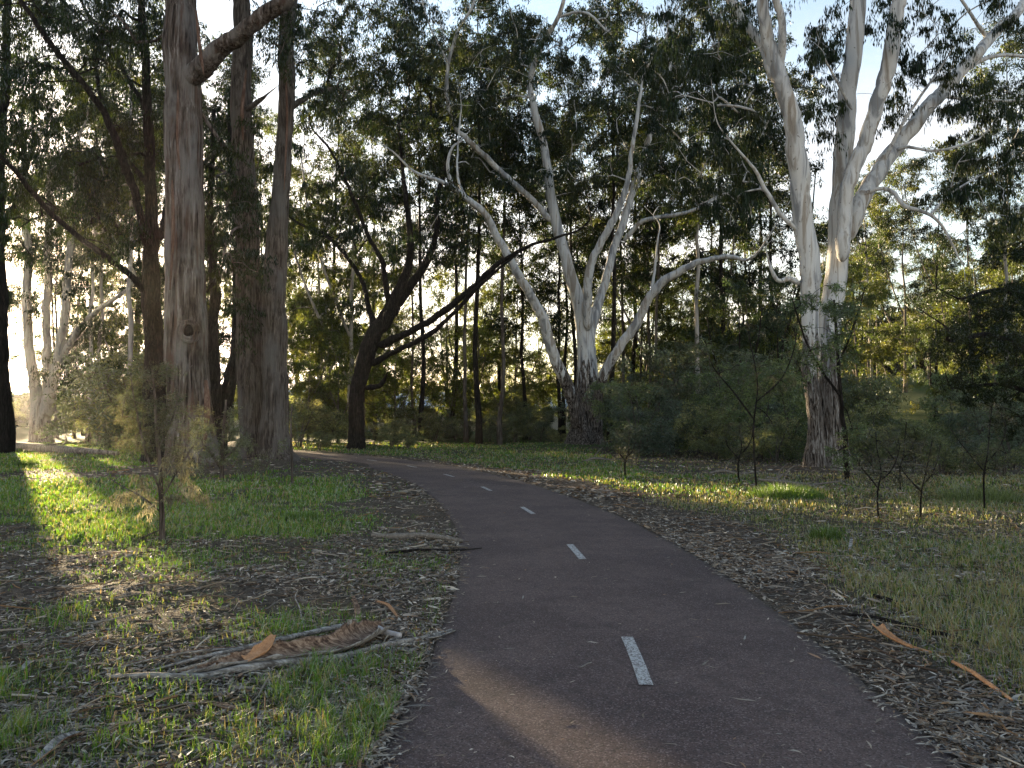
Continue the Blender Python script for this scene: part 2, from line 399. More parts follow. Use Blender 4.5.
# ------------------------------------------------------------------ ground cover (stuff)
def frustum_pts(n, y0, y1, power=1.0, left=-.86, right=.95):
    u = rng.random(n)
    y = (y0 ** (1 - power) + u * (y1 ** (1 - power) - y0 ** (1 - power))) ** (1 / (1 - power)) if power != 1 else y0 * (y1 / y0) ** u
    x = (left + (right - left) * rng.random(n)) * y + rng.normal(size=n) * .3
    return x, y
def grass(n, y0, y1, power, hmin, hmax, wk, sel, name=None):
    x, y = frustum_pts(n, y0, y1, power)
    # pull into tufts
    q = np.floor(np.stack([x, y]) / .13); jx = (np.sin(q[0] * 12.9898 + q[1] * 78.233) * 43758.5453) % 1; jy = (np.sin(q[0] * 39.34 + q[1] * 11.13) * 24634.63) % 1
    cl = rng.random(n) < .55
    x = np.where(cl, (q[0] + jx) * .13 + rng.normal(size=n) * .02, x); y = np.where(cl, (q[1] + jy) * .13 + rng.normal(size=n) * .02, y)
    pd = pathdist(x, y); g, gg, lt = zones(x, y, pd)
    k = rng.random(n) < sel(x, y, g, pd)
    x, y, g, gg, pd = x[k], y[k], g[k], gg[k], pd[k]; z = terrain(x, y, pd); n = len(x)
    h = (hmin + (hmax - hmin) * rng.random(n) ** 1.6) * (.55 + .6 * g)
    az = rng.random(n) * 6.283; ln = h * (.15 + .75 * rng.random(n))
    d = np.stack([np.cos(az), np.sin(az), 0 * az], 1); s = np.stack([-np.sin(az + rng.normal(size=n) * .8), np.cos(az), 0 * az], 1)
    w = np.maximum(.0016, wk * y)[:, None] * (.6 + .7 * rng.random((n, 1)))
    B = np.stack([x, y, z - .005], 1); Mi = B + d * (ln * .3)[:, None] + np.array([0, 0, 1]) * (h * .6)[:, None]; Tp = B + d * ln[:, None] + np.array([0, 0, 1]) * (h * (1 - .35 * ln / h * .8))[:, None]
    V = np.stack([B - s * w, B + s * w, Mi + s * w * .75, Mi - s * w * .75, Tp], 1).reshape(-1, 3)
    i = np.arange(n)[:, None] * 5
    Q = i + np.array([[0, 1, 2, 3]]); T = i + np.array([[3, 2, 4]])
    dry = rng.random(n) > (gg * .85 + .12)
    cg = np.stack([.085 + .05 * rng.random(n), .15 + .07 * rng.random(n), .025 + .02 * rng.random(n)], 1)
    cd = np.stack([.21 + .10 * rng.random(n), .19 + .08 * rng.random(n), .12 + .05 * rng.random(n)], 1)
    c = np.where(dry[:, None], cd, cg * (.65 + .45 * gg[:, None]))
    return V, Q, T, np.repeat(c, 5, 0)
mb = MB()
fv = lambda x, y, g, pd: g * .95
for a in ((170000, 3.2, 7.5, 1.6, .03, .15, .0005), (165000, 7.5, 15, 1.3, .03, .11, .00048), (180000, 15, 48, 1.3, .05, .13, .00065)):
    V, Q, T, C = grass(*a, fv); mb.add(V, Q, T, C)
tag(obj('grass', mb.mesh('grass', [M_grass], False, True)), 'green and dry grass tufts growing between the leaf litter', 'grass', kind='stuff')

PAL = np.array([1.3, 1.25, 1.17]) * np.array([(.16, .13, .10), (.11, .085, .065), (.24, .21, .175), (.33, .30, .26), (.07, .05, .04), (.19, .12, .07), (.13, .12, .11), (.42, .39, .35)])
def litter(n, y0, y1, power, L0, L1, Wd):
    x, y = frustum_pts(n, y0, y1, power)
    pd = pathdist(x, y); g, gg, lt = zones(x, y, pd); e = np.abs(pd) - PW
    lt = lt * (.35 + .85 * sst(.32, .6, fbm(x, y, .8, 77)))
    band = np.exp(-np.clip(e, 0, 9) / 1.0) * .7 + .4
    on = (e < 0) * .011 * np.exp((e) / .9) + (e < 0) * (e > -.12) * .15
    k = rng.random(n) < np.where(e > -.01, lt * band * np.where(pd > 0, np.where(y < 11, 1, .5), 1), on)
    x, y, pd, e = x[k], y[k], pd[k], e[k]; z = terrain(x, y, pd); n = len(x); z = np.where(e < .0, .024, z + .008 + .022 * rng.random(n))
    az = rng.random(n) * 6.283; L = (L0 + (L1 - L0) * rng.random(n) ** 1.5); w = Wd * (.5 + rng.random(n)) * .5
    tl = rng.normal(size=n) * np.where(e < 0, .03, .22 * np.minimum(1, .08 / L)); cv = rng.normal(size=n) * .22; rl = rng.normal(size=n) * .5
    d = np.stack([np.cos(az) * np.cos(tl), np.sin(az) * np.cos(tl), np.abs(np.sin(tl))], 1); s = np.stack([-np.sin(az) * np.cos(rl), np.cos(az) * np.cos(rl), np.sin(rl) * np.where(e < 0, .3, 1)], 1)
    s0 = np.stack([-np.sin(az), np.cos(az), 0 * az], 1)
    B = np.stack([x, y, z], 1); L_ = L[:, None]; c_ = cv[:, None] * L_; w = w[:, None]
    a = B - d * L_ * .5; b = B - d * L_ * .12 + s0 * c_ * .4 + [0, 0, .002]; c = B + d * L_ * .22 + s0 * c_ * .35; t = B + d * L_ * .5 - s0 * c_ * .3
    V = np.stack([a, b - s * w, b + s * w, c + s * w * .8, c - s * w * .8, t], 1).reshape(-1, 3)
    i = np.arange(n)[:, None] * 6; Q = i + np.array([[1, 2, 3, 4]]); T = np.concatenate([i + np.array([[0, 2, 1]]), i + np.array([[4, 3, 5]])])
    C = PAL[rng.choice(len(PAL), n, p=[.2, .2, .15, .08, .15, .08, .12, .02])] * (.7 + .6 * rng.random((n, 1)))
    return V, Q, T, np.repeat(C, 6, 0)
mb = MB()
for a in ((150000, 3.1, 7.5, 1.6, .02, .10, .010), (150000, 7.5, 15, 1.3, .03, .12, .014), (75000, 15, 34, 1.3, .08, .2, .035)):
    V, Q, T, C = litter(*a); mb.add(V, Q, T, C)
V, Q, T, C = litter(5000, 3.1, 16, 1.5, .08, .26, .021); mb.add(V, Q, T, C)
x, y = frustum_pts(3400, 3.2, 24, 1.5); pd = pathdist(x, y); g, gg, lt = zones(x, y, pd)
k = (rng.random(len(x)) < lt) & (np.abs(pd) > PW + .1)
x, y = x[k], y[k]; z = terrain(x, y, pd[k])
for xi, yi, zi in zip(x, y, z):
    L = (.08 + .45 * rng.random() ** 2) * (1 + yi * .04); az = rng.random() * 6.28; d = np.array([math.cos(az), math.sin(az), rng.normal() * .07])
    P = np.array([xi, yi, zi + .015]) + np.linspace(-.5, .5, 4)[:, None] * L * d + rng.normal(size=(4, 3)) * L * .035
    P[:, 2] = np.maximum(P[:, 2], zi + .005)
    mb.tube(P, (.0018 + .0045 * rng.random()) * (1 + yi * .06) * np.array([1, .95, .8, .5]), 4, C=PAL[rng.integers(0, 7)] * (.6 + .5 * rng.random()))
tag(obj('leaf_litter', mb.mesh('leaf_litter', [M_litter], False, True)), 'dry gum leaves and twigs littering the ground beside the path', 'leaf litter', kind='stuff')
# ------------------------------------------------------------------ the big trees, limb by limb
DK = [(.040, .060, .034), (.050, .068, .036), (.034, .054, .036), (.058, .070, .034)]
OL = [(.070, .088, .030), (.060, .075, .030), (.090, .095, .032), (.050, .070, .034)]
YG = [(.11, .12, .035), (.085, .10, .03), (.13, .125, .04)]
BG_ = [(.045, .065, .045), (.055, .075, .05), (.04, .06, .045)]

def big_tree(name, label, group, cat, Y0, limbs, mats, blobs=(), leaf=(.17, .034), per=120, csz=.75, cols=DK, rough=.05, r0=.012, seed=1, droop=.8, lmat=None, bseg=5, extra=None, twig=7, wf=1.0):
    G = np.random.default_rng(seed)
    b = limbs[0][0]; base = pt(b[0], b[1], Y0); bz = tz(base[0], base[1]); base[2] = bz
    tr = MB(); skel = []
    for li, L in enumerate(limbs):
        P = []; r = []
        for q in L:
            px, py, w = q[:3]; dY = q[3] if len(q) > 3 else 0
            P.append(pt(px, py, Y0 + dY)); r.append(w * (Y0 + dY) / FPX / 2)
        P = np.array(P); r = np.array(r)
        if li: d_ = P[-1] - P[-2]; e_ = np.linalg.norm(d_); d_ = d_ / e_; ln_ = min(3.0, 40 * Y0 / FPX, .3 * np.linalg.norm(P[-1] - P[0])); P = np.vstack([P, P[-1] + (d_ + G.normal(size=3) * .3 + [0, 0, .25]) * ln_ * .5, P[-1] + (d_ + G.normal(size=3) * .45 + [0, 0, .5]) * ln_]); r = np.r_[r, r[-1] * .55, r[-1] * .15]
        r = r * wf
        if li == 0 or L[0][-1] == 'g': P[0][2] = bz - .35
        PR = spline(np.c_[P, r], 5)
        n = max(8, int(np.linalg.norm(np.diff(PR[:, :3], axis=0), axis=1).sum() / max(.12, r.max() * .35)))
        PR = resample(PR, min(n, 120)); PR[:, 3] = np.maximum(PR[:, 3], .006)
        wob = np.cumsum(G.normal(size=(len(PR), 3)) * .02, 0); wob -= np.linspace(0, 1, len(PR))[:, None] * wob[-1]; PR[:, :3] += wob * np.minimum(1, PR[:, 3:] * 6)
        if li and L[0][-1] != 'g': PR[:, 3] *= np.interp(np.arange(len(PR)), [0, 1, 2.5], [.35, .75, 1])
        seg = 28 if r.max() > .3 else (16 if r.max() > .12 else 9)
        tr.tube(PR[:, :3], PR[:, 3], seg, rough if r.max() > .15 else rough * .6)
        st = int(len(PR) * (.45 if li == 0 else .3)); skel.append(PR[st::3, :3])
    skel = np.vstack(skel)
    C = []
    for bl in blobs:
        cx, cy, rx, ry, n = bl[:5]; dm = bl[5] if len(bl) > 5 else 0; ds = bl[6] if len(bl) > 6 else 1.8
        a = G.random(n) * 6.283; q = np.sqrt(G.random(n))
        for i in range(n): C.append(pt(cx + rx * q[i] * math.cos(a[i]), cy + ry * q[i] * math.sin(a[i]), Y0 + dm + G.normal() * ds))
    o = root(name, base, label, cat, group)
    if C:
        C = np.array(C); grow(tr, skel, C, r0, bseg, G=G, rmax=.1)
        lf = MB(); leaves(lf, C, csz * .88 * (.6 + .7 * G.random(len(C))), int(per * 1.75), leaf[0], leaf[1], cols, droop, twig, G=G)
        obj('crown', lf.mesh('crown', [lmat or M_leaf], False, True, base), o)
    t = obj('trunk', tr.mesh('trunk', mats, True, off=base), o)
    if extra: extra(o, base)
    return o

M_gumC = pale_mat('white_gum_bark_grey_base', 3.6, 5.0, (.40, .41, .415), dk=.045)
M_gumR = pale_mat('white_gum_bark_dark_sock', 3.3, 4.6, (.46, .465, .465), dk=.0)

def knot(o, base):
    c = pt(189, 331, 23.3 - .62) - base
    mbk = MB()
    for rr, rad, dy in ((.27, .06, 0.0), (.2, .05, -.03)):
        th = np.linspace(0, 2 * np.pi, 21); P = np.c_[c[0] + rr * np.cos(th), c[1] + dy + 0 * th, c[2] + rr * 1.1 * np.sin(th)]
        mbk.tube(P, rad * (1 + .25 * np.sin(th * 3)), 8, .05, cap=False)
    th = np.linspace(0, np.pi, 12); mbk.tube(np.c_[c[0] + .3 * np.cos(th + np.pi), c[1] + .03 + 0 * th, c[2] - .06 + .27 * np.sin(th + np.pi)], .04, 7, .1)
    k_ = obj('branch_scar', mbk.mesh('branch_scar', [M_peel], True), o)
    mh = MB(); P = np.array([[c[0], c[1] + .14, c[2]], [c[0], c[1] + .0, c[2]], [c[0], c[1] - .035, c[2]]]); mh.tube(P, [.2, .18, .13], 14, .1)  # solid dark plug; its colour stands in for the shade inside a hollow
    obj('hollow_shade_plug', mh.mesh('hollow_shade_plug', [M_dark], True), k_)
def strips(specs, Y, mat):
    def f(o, base):
        for (pts, w) in specs:
            P = np.array([pt(a, b, Y + c) for a, b, c in pts]) - base; P = spline(P, 5); n = len(P)
            wv = np.array([1, 0, 0]) * w * np.sin(np.linspace(.5, 2.8, n))[:, None]; dv = np.array([0, -.03, 0])
            V = np.vstack([P - wv, P + dv, P + wv]); Q = [(i + a * n, i + 1 + a * n, i + 1 + (a + 1) * n, i + (a + 1) * n) for i in range(n - 1) for a in (0, 1)]
            me = mesh('bark_strip', np.vstack([V, V + [0, .015, 0]]), Q + [tuple(x + 3 * n for x in q[::-1]) for q in Q], None, None, [mat], True); obj('bark_strip', me, o)
    return f
M_redbark = bark_mat('red_brown_inner_bark', [(.38, (.05, .028, .02)), (.5, (.11, .065, .048)), (.62, (.2, .14, .11))], fur=(12, 12, 1.2), di=.01)

def ex1(o, base):
    knot(o, base)
    strips([([(172, 180, -.62), (173, 230, -.66), (170, 290, -.68)], .05), ([(206, 380, -.5), (207, 410, -.62), (204, 450, -.6)], .09), ([(196, 10, -.5), (200, 50, -.6), (204, 75, -.65)], .05), ([(178, 90, -.5), (177, 140, -.6), (180, 170, -.55)], .04)], 23.3, M_redbark)(o, base)
big_tree('gum_tree', 'massive grey gum with peeling bark and a round branch scar, beside the left sapling', None, 'tree', 23.3,
    [[(194, 474, 72), (194, 462, 56), (192, 440, 47), (190, 400, 42), (188, 330, 41), (187, 250, 37), (188, 200, 37), (188, 150, 37), (187, 80, 35), (184, 20, 31), (182, -60, 27, .5), (176, -200, 19, 1), (170, -330, 10, 1.5)],
     [(187, 88, 20, 0), (199, 68, 22, -.25), (222, 46, 18, -.5), (243, 34, 17, -.8), (262, 20, 16, -1), (286, 0, 15, -1.2), (325, -50, 11, -1.5), (380, -120, 7, -2)]],
    [M_peel], [(228, 190, 26, 60, 14, 1.5, .8), (240, 280, 24, 50, 12, 1.5, .8), (300, -60, 120, 50, 30), (150, -120, 120, 80, 40), (110, 20, 50, 40, 16, 1.5, .8)], per=130, rough=.055, seed=2, extra=ex1)

def ex2(o, base): strips([([(285, 60, -.35), (287, 120, -.4), (284, 190, -.42)], .04), ([(272, 310, -.4), (274, 345, -.45), (268, 390, -.42)], .10), ([(246, 70, -.3), (242, 110, -.35), (243, 140, -.3)], .06)], 25.8, M_redbark)(o, base)
big_tree('gum_tree', 'twin trunked brown gum with rough shaggy bark, just right of the massive grey gum', None, 'tree', 25.8,
    [[(280, 466, 46, -.2), (275, 450, 34, -.2), (273, 420, 27, -.2), (275, 360, 25, -.2), (277, 300, 24, -.2), (280, 250, 22), (285, 180, 17), (287, 100, 16), (288, 30, 16), (290, -50, 14), (296, -200, 10), (300, -300, 6)],
     [(258, 466, 46, .5, 'g'), (256, 445, 33, .5), (254, 400, 28, .5), (252, 340, 27, .5), (251, 280, 25, .5), (248, 220, 23, .6), (243, 160, 21, .7), (241, 100, 20, .8), (243, 40, 19, 1), (240, -40, 15, 1), (228, -200, 9, 1)],
     [(286, 112, 7, 0), (310, 96, 5, .5), (335, 88, 3, 1)], [(243, 112, 7, .6), (262, 100, 4, .2)]],
    [M_brown], [(255, 180, 24, 46, 12, 1.2, .6), (258, 250, 20, 50, 12, 1.4, .6), (300, 30, 44, 40, 20), (260, -70, 120, 60, 34), (330, 90, 26, 22, 6, 1)], per=120, seed=3, extra=ex2, rough=.06)
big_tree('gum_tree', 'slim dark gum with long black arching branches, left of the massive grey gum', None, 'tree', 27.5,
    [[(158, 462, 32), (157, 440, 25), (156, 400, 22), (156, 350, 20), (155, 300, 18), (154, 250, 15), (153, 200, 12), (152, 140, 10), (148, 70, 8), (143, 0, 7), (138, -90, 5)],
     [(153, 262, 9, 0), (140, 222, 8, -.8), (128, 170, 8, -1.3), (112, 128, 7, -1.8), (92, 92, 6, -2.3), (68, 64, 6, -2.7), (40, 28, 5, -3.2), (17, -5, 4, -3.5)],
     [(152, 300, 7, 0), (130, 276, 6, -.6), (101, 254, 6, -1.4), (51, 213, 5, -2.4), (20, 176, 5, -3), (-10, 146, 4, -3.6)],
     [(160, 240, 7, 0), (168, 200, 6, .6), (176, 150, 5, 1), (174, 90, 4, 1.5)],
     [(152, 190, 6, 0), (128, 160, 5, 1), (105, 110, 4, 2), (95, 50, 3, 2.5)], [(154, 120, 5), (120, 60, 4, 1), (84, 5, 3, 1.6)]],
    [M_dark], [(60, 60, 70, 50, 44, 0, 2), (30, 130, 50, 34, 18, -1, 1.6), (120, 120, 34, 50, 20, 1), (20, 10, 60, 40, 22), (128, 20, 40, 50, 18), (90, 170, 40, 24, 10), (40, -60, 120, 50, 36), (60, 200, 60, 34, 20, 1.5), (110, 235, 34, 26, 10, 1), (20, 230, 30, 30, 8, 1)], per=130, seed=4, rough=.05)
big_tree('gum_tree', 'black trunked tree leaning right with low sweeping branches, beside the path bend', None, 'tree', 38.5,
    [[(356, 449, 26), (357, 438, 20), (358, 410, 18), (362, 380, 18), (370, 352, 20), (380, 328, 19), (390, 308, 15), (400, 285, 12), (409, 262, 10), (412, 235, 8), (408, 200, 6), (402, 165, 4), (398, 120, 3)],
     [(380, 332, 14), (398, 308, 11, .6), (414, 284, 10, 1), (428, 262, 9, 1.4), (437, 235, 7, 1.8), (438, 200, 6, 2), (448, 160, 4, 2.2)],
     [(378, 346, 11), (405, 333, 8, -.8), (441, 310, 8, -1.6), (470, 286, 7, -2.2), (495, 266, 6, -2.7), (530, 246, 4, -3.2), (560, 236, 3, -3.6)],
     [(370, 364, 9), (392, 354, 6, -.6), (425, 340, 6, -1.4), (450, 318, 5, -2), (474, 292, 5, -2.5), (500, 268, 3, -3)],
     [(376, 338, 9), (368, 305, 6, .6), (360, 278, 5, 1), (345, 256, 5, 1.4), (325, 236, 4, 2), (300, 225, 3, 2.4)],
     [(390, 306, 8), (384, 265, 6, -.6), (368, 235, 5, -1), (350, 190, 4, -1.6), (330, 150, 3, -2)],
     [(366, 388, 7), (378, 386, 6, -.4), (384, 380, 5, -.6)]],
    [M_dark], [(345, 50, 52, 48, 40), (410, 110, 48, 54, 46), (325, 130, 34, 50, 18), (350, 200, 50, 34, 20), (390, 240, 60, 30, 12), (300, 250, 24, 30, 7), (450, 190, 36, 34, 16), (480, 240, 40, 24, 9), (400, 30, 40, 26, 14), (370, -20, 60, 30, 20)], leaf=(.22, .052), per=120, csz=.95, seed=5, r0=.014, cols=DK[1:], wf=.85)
big_tree('white_gum', 'broad white gum with five spreading pale limbs from a ragged grey base', None, 'tree', 40.5,
    [[(585, 451, 62), (585, 441, 46), (586, 425, 38), (587, 400, 34), (587, 378, 26), (586, 352, 20), (583, 330, 17), (577, 301, 15), (568, 274, 14), (561, 250, 13), (553, 217, 12), (546, 172, 10), (540, 135, 9), (533, 102, 8), (530, 78, 7), (543, 41, 6, -1), (560, 12, 5, -2), (572, -40, 4, -3)],
     [(580, 432, 20, -.3), (574, 410, 16, -.6), (562, 380, 14, -.9), (550, 355, 13, -1.3), (540, 321, 12, -1.8), (528, 298, 11, -2.2), (514, 272, 10, -2.8), (498, 240, 9, -3.3), (484, 215, 8, -3.8), (462, 195, 7, -4.2), (444, 182, 5, -4.6), (414, 172, 3, -5)],
     [(592, 398, 18, .2), (590, 350, 14, .4), (597, 318, 12, .8), (606, 287, 10, 1.2), (614, 258, 9, 1.6), (626, 222, 9, 2), (638, 176, 8, 2.5), (648, 140, 6, 3), (662, 100, 5, 3.5), (672, 50, 4, 4)],
     [(588, 330, 12, -.3), (587, 300, 11, -.7), (589, 274, 10, -1), (602, 245, 9, -1.4), (616, 215, 8, -1.9), (628, 185, 6, -2.2), (632, 150, 5, -2.6), (640, 100, 4, -3)],
     [(594, 436, 18, -.3), (597, 402, 13, -.6), (602, 375, 12, -.9), (620, 346, 11, -1.3), (638, 321, 11, -1.7), (652, 296, 10, -2.1), (676, 275, 9, -2.6), (700, 262, 7, -3), (731, 257, 5, -3.6)],
     [(553, 222, 8, 0), (530, 196, 7, -.5), (509, 176, 7, -1), (489, 157, 7, -1.5), (469, 140, 6, -2), (454, 125, 5, -2.3), (448, 96, 5, -2.5), (448, 66, 4, -2.8), (458, 34, 4, -3), (474, 4, 3, -3.4), (482, -40, 2, -3.8)],
     [(453, 188, 5, -4.4), (448, 165, 4, -4.5), (452, 148, 3, -4.6), (460, 142, 2, -4.6)],
     [(470, 205, 4, -4), (458, 180, 3, -3.6), (458, 150, 2, -3.2), (460, 120, 2, -3)],
     [(624, 240, 6, 1.4), (640, 222, 5, 1), (660, 216, 5, .6), (685, 212, 4, .2), (712, 200, 3, 0)],
     [(560, 17, 4, -2), (575, 12, 3, -2.6), (590, 14, 3, -3), (606, 30, 2, -3.4)],
     [(450, 66, 3, -2.8), (436, 40, 2, -3), (424, 10, 2, -3.4)], [(652, 298, 5, -2.1), (655, 270, 3, -2), (658, 240, 2, -2)],
     [(586, 446, 16, -1.2, 'g'), (583, 430, 9, -.9), (583, 410, 5, -.7)], [(603, 448, 16, -.8, 'g'), (599, 434, 10, -.6), (597, 415, 5, -.5)]],
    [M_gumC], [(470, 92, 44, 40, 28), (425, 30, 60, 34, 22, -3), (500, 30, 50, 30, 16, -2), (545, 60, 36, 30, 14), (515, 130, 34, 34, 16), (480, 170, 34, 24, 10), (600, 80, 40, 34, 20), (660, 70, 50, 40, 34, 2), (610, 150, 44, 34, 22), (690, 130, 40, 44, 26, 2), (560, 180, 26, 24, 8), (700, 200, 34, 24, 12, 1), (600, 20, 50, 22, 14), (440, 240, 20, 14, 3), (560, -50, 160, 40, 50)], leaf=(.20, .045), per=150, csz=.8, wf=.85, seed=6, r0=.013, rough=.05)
big_tree('white_gum', 'tall white gum with pale forking trunks above a dark flaking base, right', None, 'tree', 23.3,
    [[(832, 474, 62), (831, 462, 48), (830, 440, 40), (829, 409, 31), (830, 370, 27), (831, 342, 26), (835, 308, 25), (840, 274, 25), (843, 240, 24), (845, 205, 26), (848, 170, 23), (851, 118, 21), (856, 68, 20), (862, 10, 19), (866, -60, 17, .3), (866, -200, 12, .6), (870, -300, 7, 1)],
     [(815, 472, 34, -.2, 'g'), (813, 440, 20, -.3), (810, 409, 17, -.4), (806, 370, 17, -.5), (803, 330, 19, -.6), (802, 290, 22, -.7), (800, 255, 23, -.8), (795, 217, 23, -.9), (790, 176, 23, -1), (786, 135, 21, -1.1), (780, 102, 20, -1.2), (772, 68, 18, -1.3), (765, 35, 15, -1.4), (760, 0, 13, -1.5), (752, -60, 11, -1.6), (745, -160, 7, -2)],
     [(842, 262, 16, -.5), (846, 210, 15, -.6), (853, 176, 17, -.7), (866, 135, 17, -.8), (880, 91, 17, -1), (888, 51, 17, -1.1), (895, 5, 16, -1.2), (904, -60, 13, -1.5), (915, -160, 8, -2)],
     [(848, 240, 16, .4), (858, 205, 19, .6), (880, 169, 19, .8), (900, 146, 18, 1), (924, 115, 17, 1.3), (951, 83, 15, 1.6), (978, 51, 13, 2), (1002, 27, 12, 2.4), (1030, -5, 10, 2.8), (1080, -70, 6, 3.2)],
     [(774, 80, 12, -1.3), (762, 48, 11, -1), (746, 25, 10, -.7), (730, 0, 9, -.4), (700, -50, 7, 0)],
     [(777, 80, 11, -1.2), (780, 52, 10, -1.5), (781, 28, 9, -1.8), (774, -5, 8, -2), (770, -70, 5, -2.4)],
     [(858, 198, 6, .4), (876, 190, 5, .2), (892, 192, 5, 0), (905, 207, 5, -.2), (930, 215, 4, -.4), (945, 230, 3, -.5), (958, 256, 2, -.6)],
     [(798, 230, 6, -.9), (782, 214, 5, -1.1), (768, 192, 5, -1.3), (757, 172, 4, -1.5), (745, 158, 3, -1.7), (730, 140, 2, -1.8)],
     [(803, 285, 7, -.6), (790, 278, 6, -.9), (778, 280, 5, -1.1), (772, 270, 4, -1.2), (768, 258, 2, -1.3)],
     [(892, 152, 6, .9), (905, 146, 4, .6), (930, 150, 3, .3), (955, 146, 3, 0), (975, 140, 2, 0)],
     [(962, 72, 6, 1.7), (985, 58, 5, 2), (1010, 54, 4, 2.3), (1040, 58, 3, 2.6)], [(940, 96, 5, 1.4), (970, 100, 4, 1.8), (1010, 102, 3, 2.2), (1040, 96, 2, 2.6)],
     [(930, 215, 3, -.4), (948, 196, 3, 0), (975, 178, 2, .5), (1010, 160, 2, 1)], [(990, 42, 6, 2.1), (975, 20, 4, 1.8), (955, -10, 3, 1.5)],
     [(852, 110, 5, -.2), (838, 84, 3, -.6), (825, 60, 2, -1)], [(880, 170, 5, .8), (900, 130, 4, .3), (925, 90, 3, 0), (945, 60, 2, -.2)]],
    [M_gumR], [(700, 60, 50, 60, 40, 1), (740, 120, 36, 50, 30, 1), (700, 170, 40, 40, 20, 1), (735, 200, 40, 30, 16, .5), (820, 100, 24, 60, 16, 1), (930, 60, 40, 34, 16), (970, 120, 44, 24, 14, 1), (1000, 160, 40, 34, 18, .5), (900, 15, 50, 24, 12, 1), (1000, 90, 40, 26, 12, 1), (890, 110, 20, 30, 5, 1), (830, 30, 30, 30, 12, 1), (715, 5, 60, 24, 20), (950, 195, 36, 20, 7), (1010, 10, 30, 20, 8), (860, -70, 200, 50, 60), (1010, 200, 24, 22, 6, 1)],
    leaf=(.17, .032), per=120, csz=.5, wf=.86, seed=7, r0=.008, rough=.045, droop=.9, twig=9)
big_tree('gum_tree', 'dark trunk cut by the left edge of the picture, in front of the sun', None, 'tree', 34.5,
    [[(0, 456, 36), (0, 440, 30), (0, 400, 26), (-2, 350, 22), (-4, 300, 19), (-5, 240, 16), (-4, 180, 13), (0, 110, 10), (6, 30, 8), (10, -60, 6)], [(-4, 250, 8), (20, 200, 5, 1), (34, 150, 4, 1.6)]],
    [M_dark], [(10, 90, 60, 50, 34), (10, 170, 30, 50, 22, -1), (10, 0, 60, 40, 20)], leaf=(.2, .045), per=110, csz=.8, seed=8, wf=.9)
big_tree('gum_tree', 'pale old gum splitting into four stems near the sun, behind the fallen log', None, 'tree', 49,
    [[(41, 446, 30), (41, 438, 22), (40, 420, 19), (38, 400, 14), (34, 375, 10), (30, 342, 9), (28, 290, 8), (27, 240, 7), (24, 180, 6), (22, 120, 4)],
     [(42, 415, 14), (48, 385, 10, .4), (48, 350, 8, .6), (47, 300, 7, .8), (47, 240, 6, 1), (50, 170, 4, 1.2)],
     [(43, 420, 14), (54, 385, 11, -.6), (62, 350, 9, -1), (67, 310, 8, -1.3), (70, 260, 7, -1.6), (76, 200, 5, -2), (80, 140, 3, -2.4)],
     [(60, 362, 7, -.8), (78, 330, 6, -1.5), (95, 312, 5, -2.1), (115, 298, 4, -2.7), (135, 280, 3, -3)]],
    [M_palebg], [(30, 190, 40, 40, 26), (70, 150, 36, 40, 24), (50, 250, 44, 26, 20), (85, 230, 40, 30, 14, 1), (20, 290, 22, 18, 6), (92, 290, 30, 40, 12), (105, 345, 30, 26, 12, -2), (75, 350, 12, 20, 4), (73, 372, 12, 24, 12, 0, .8), (66, 395, 8, 14, 4, 0, .8), (45, 380, 6, 10, 3, 0, .3), (20, 300, 20, 18, 4), (40, 100, 40, 30, 14)], leaf=(.24, .06), per=100, csz=1.1, seed=9, cols=DK + OL[:1])  # low clumps beside the stems are added to keep sun off the path
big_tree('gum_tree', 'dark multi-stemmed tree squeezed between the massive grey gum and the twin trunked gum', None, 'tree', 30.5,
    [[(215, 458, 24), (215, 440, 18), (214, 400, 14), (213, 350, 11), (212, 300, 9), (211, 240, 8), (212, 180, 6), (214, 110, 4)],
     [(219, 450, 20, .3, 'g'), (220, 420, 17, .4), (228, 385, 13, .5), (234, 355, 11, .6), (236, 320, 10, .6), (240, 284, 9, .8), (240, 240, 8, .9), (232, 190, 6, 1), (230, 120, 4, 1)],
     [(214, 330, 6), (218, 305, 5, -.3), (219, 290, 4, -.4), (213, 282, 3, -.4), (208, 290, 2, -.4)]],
    [M_dark], [(222, 210, 30, 50, 16), (225, 120, 30, 40, 14)], leaf=(.19, .04), per=110, csz=.8, seed=10)

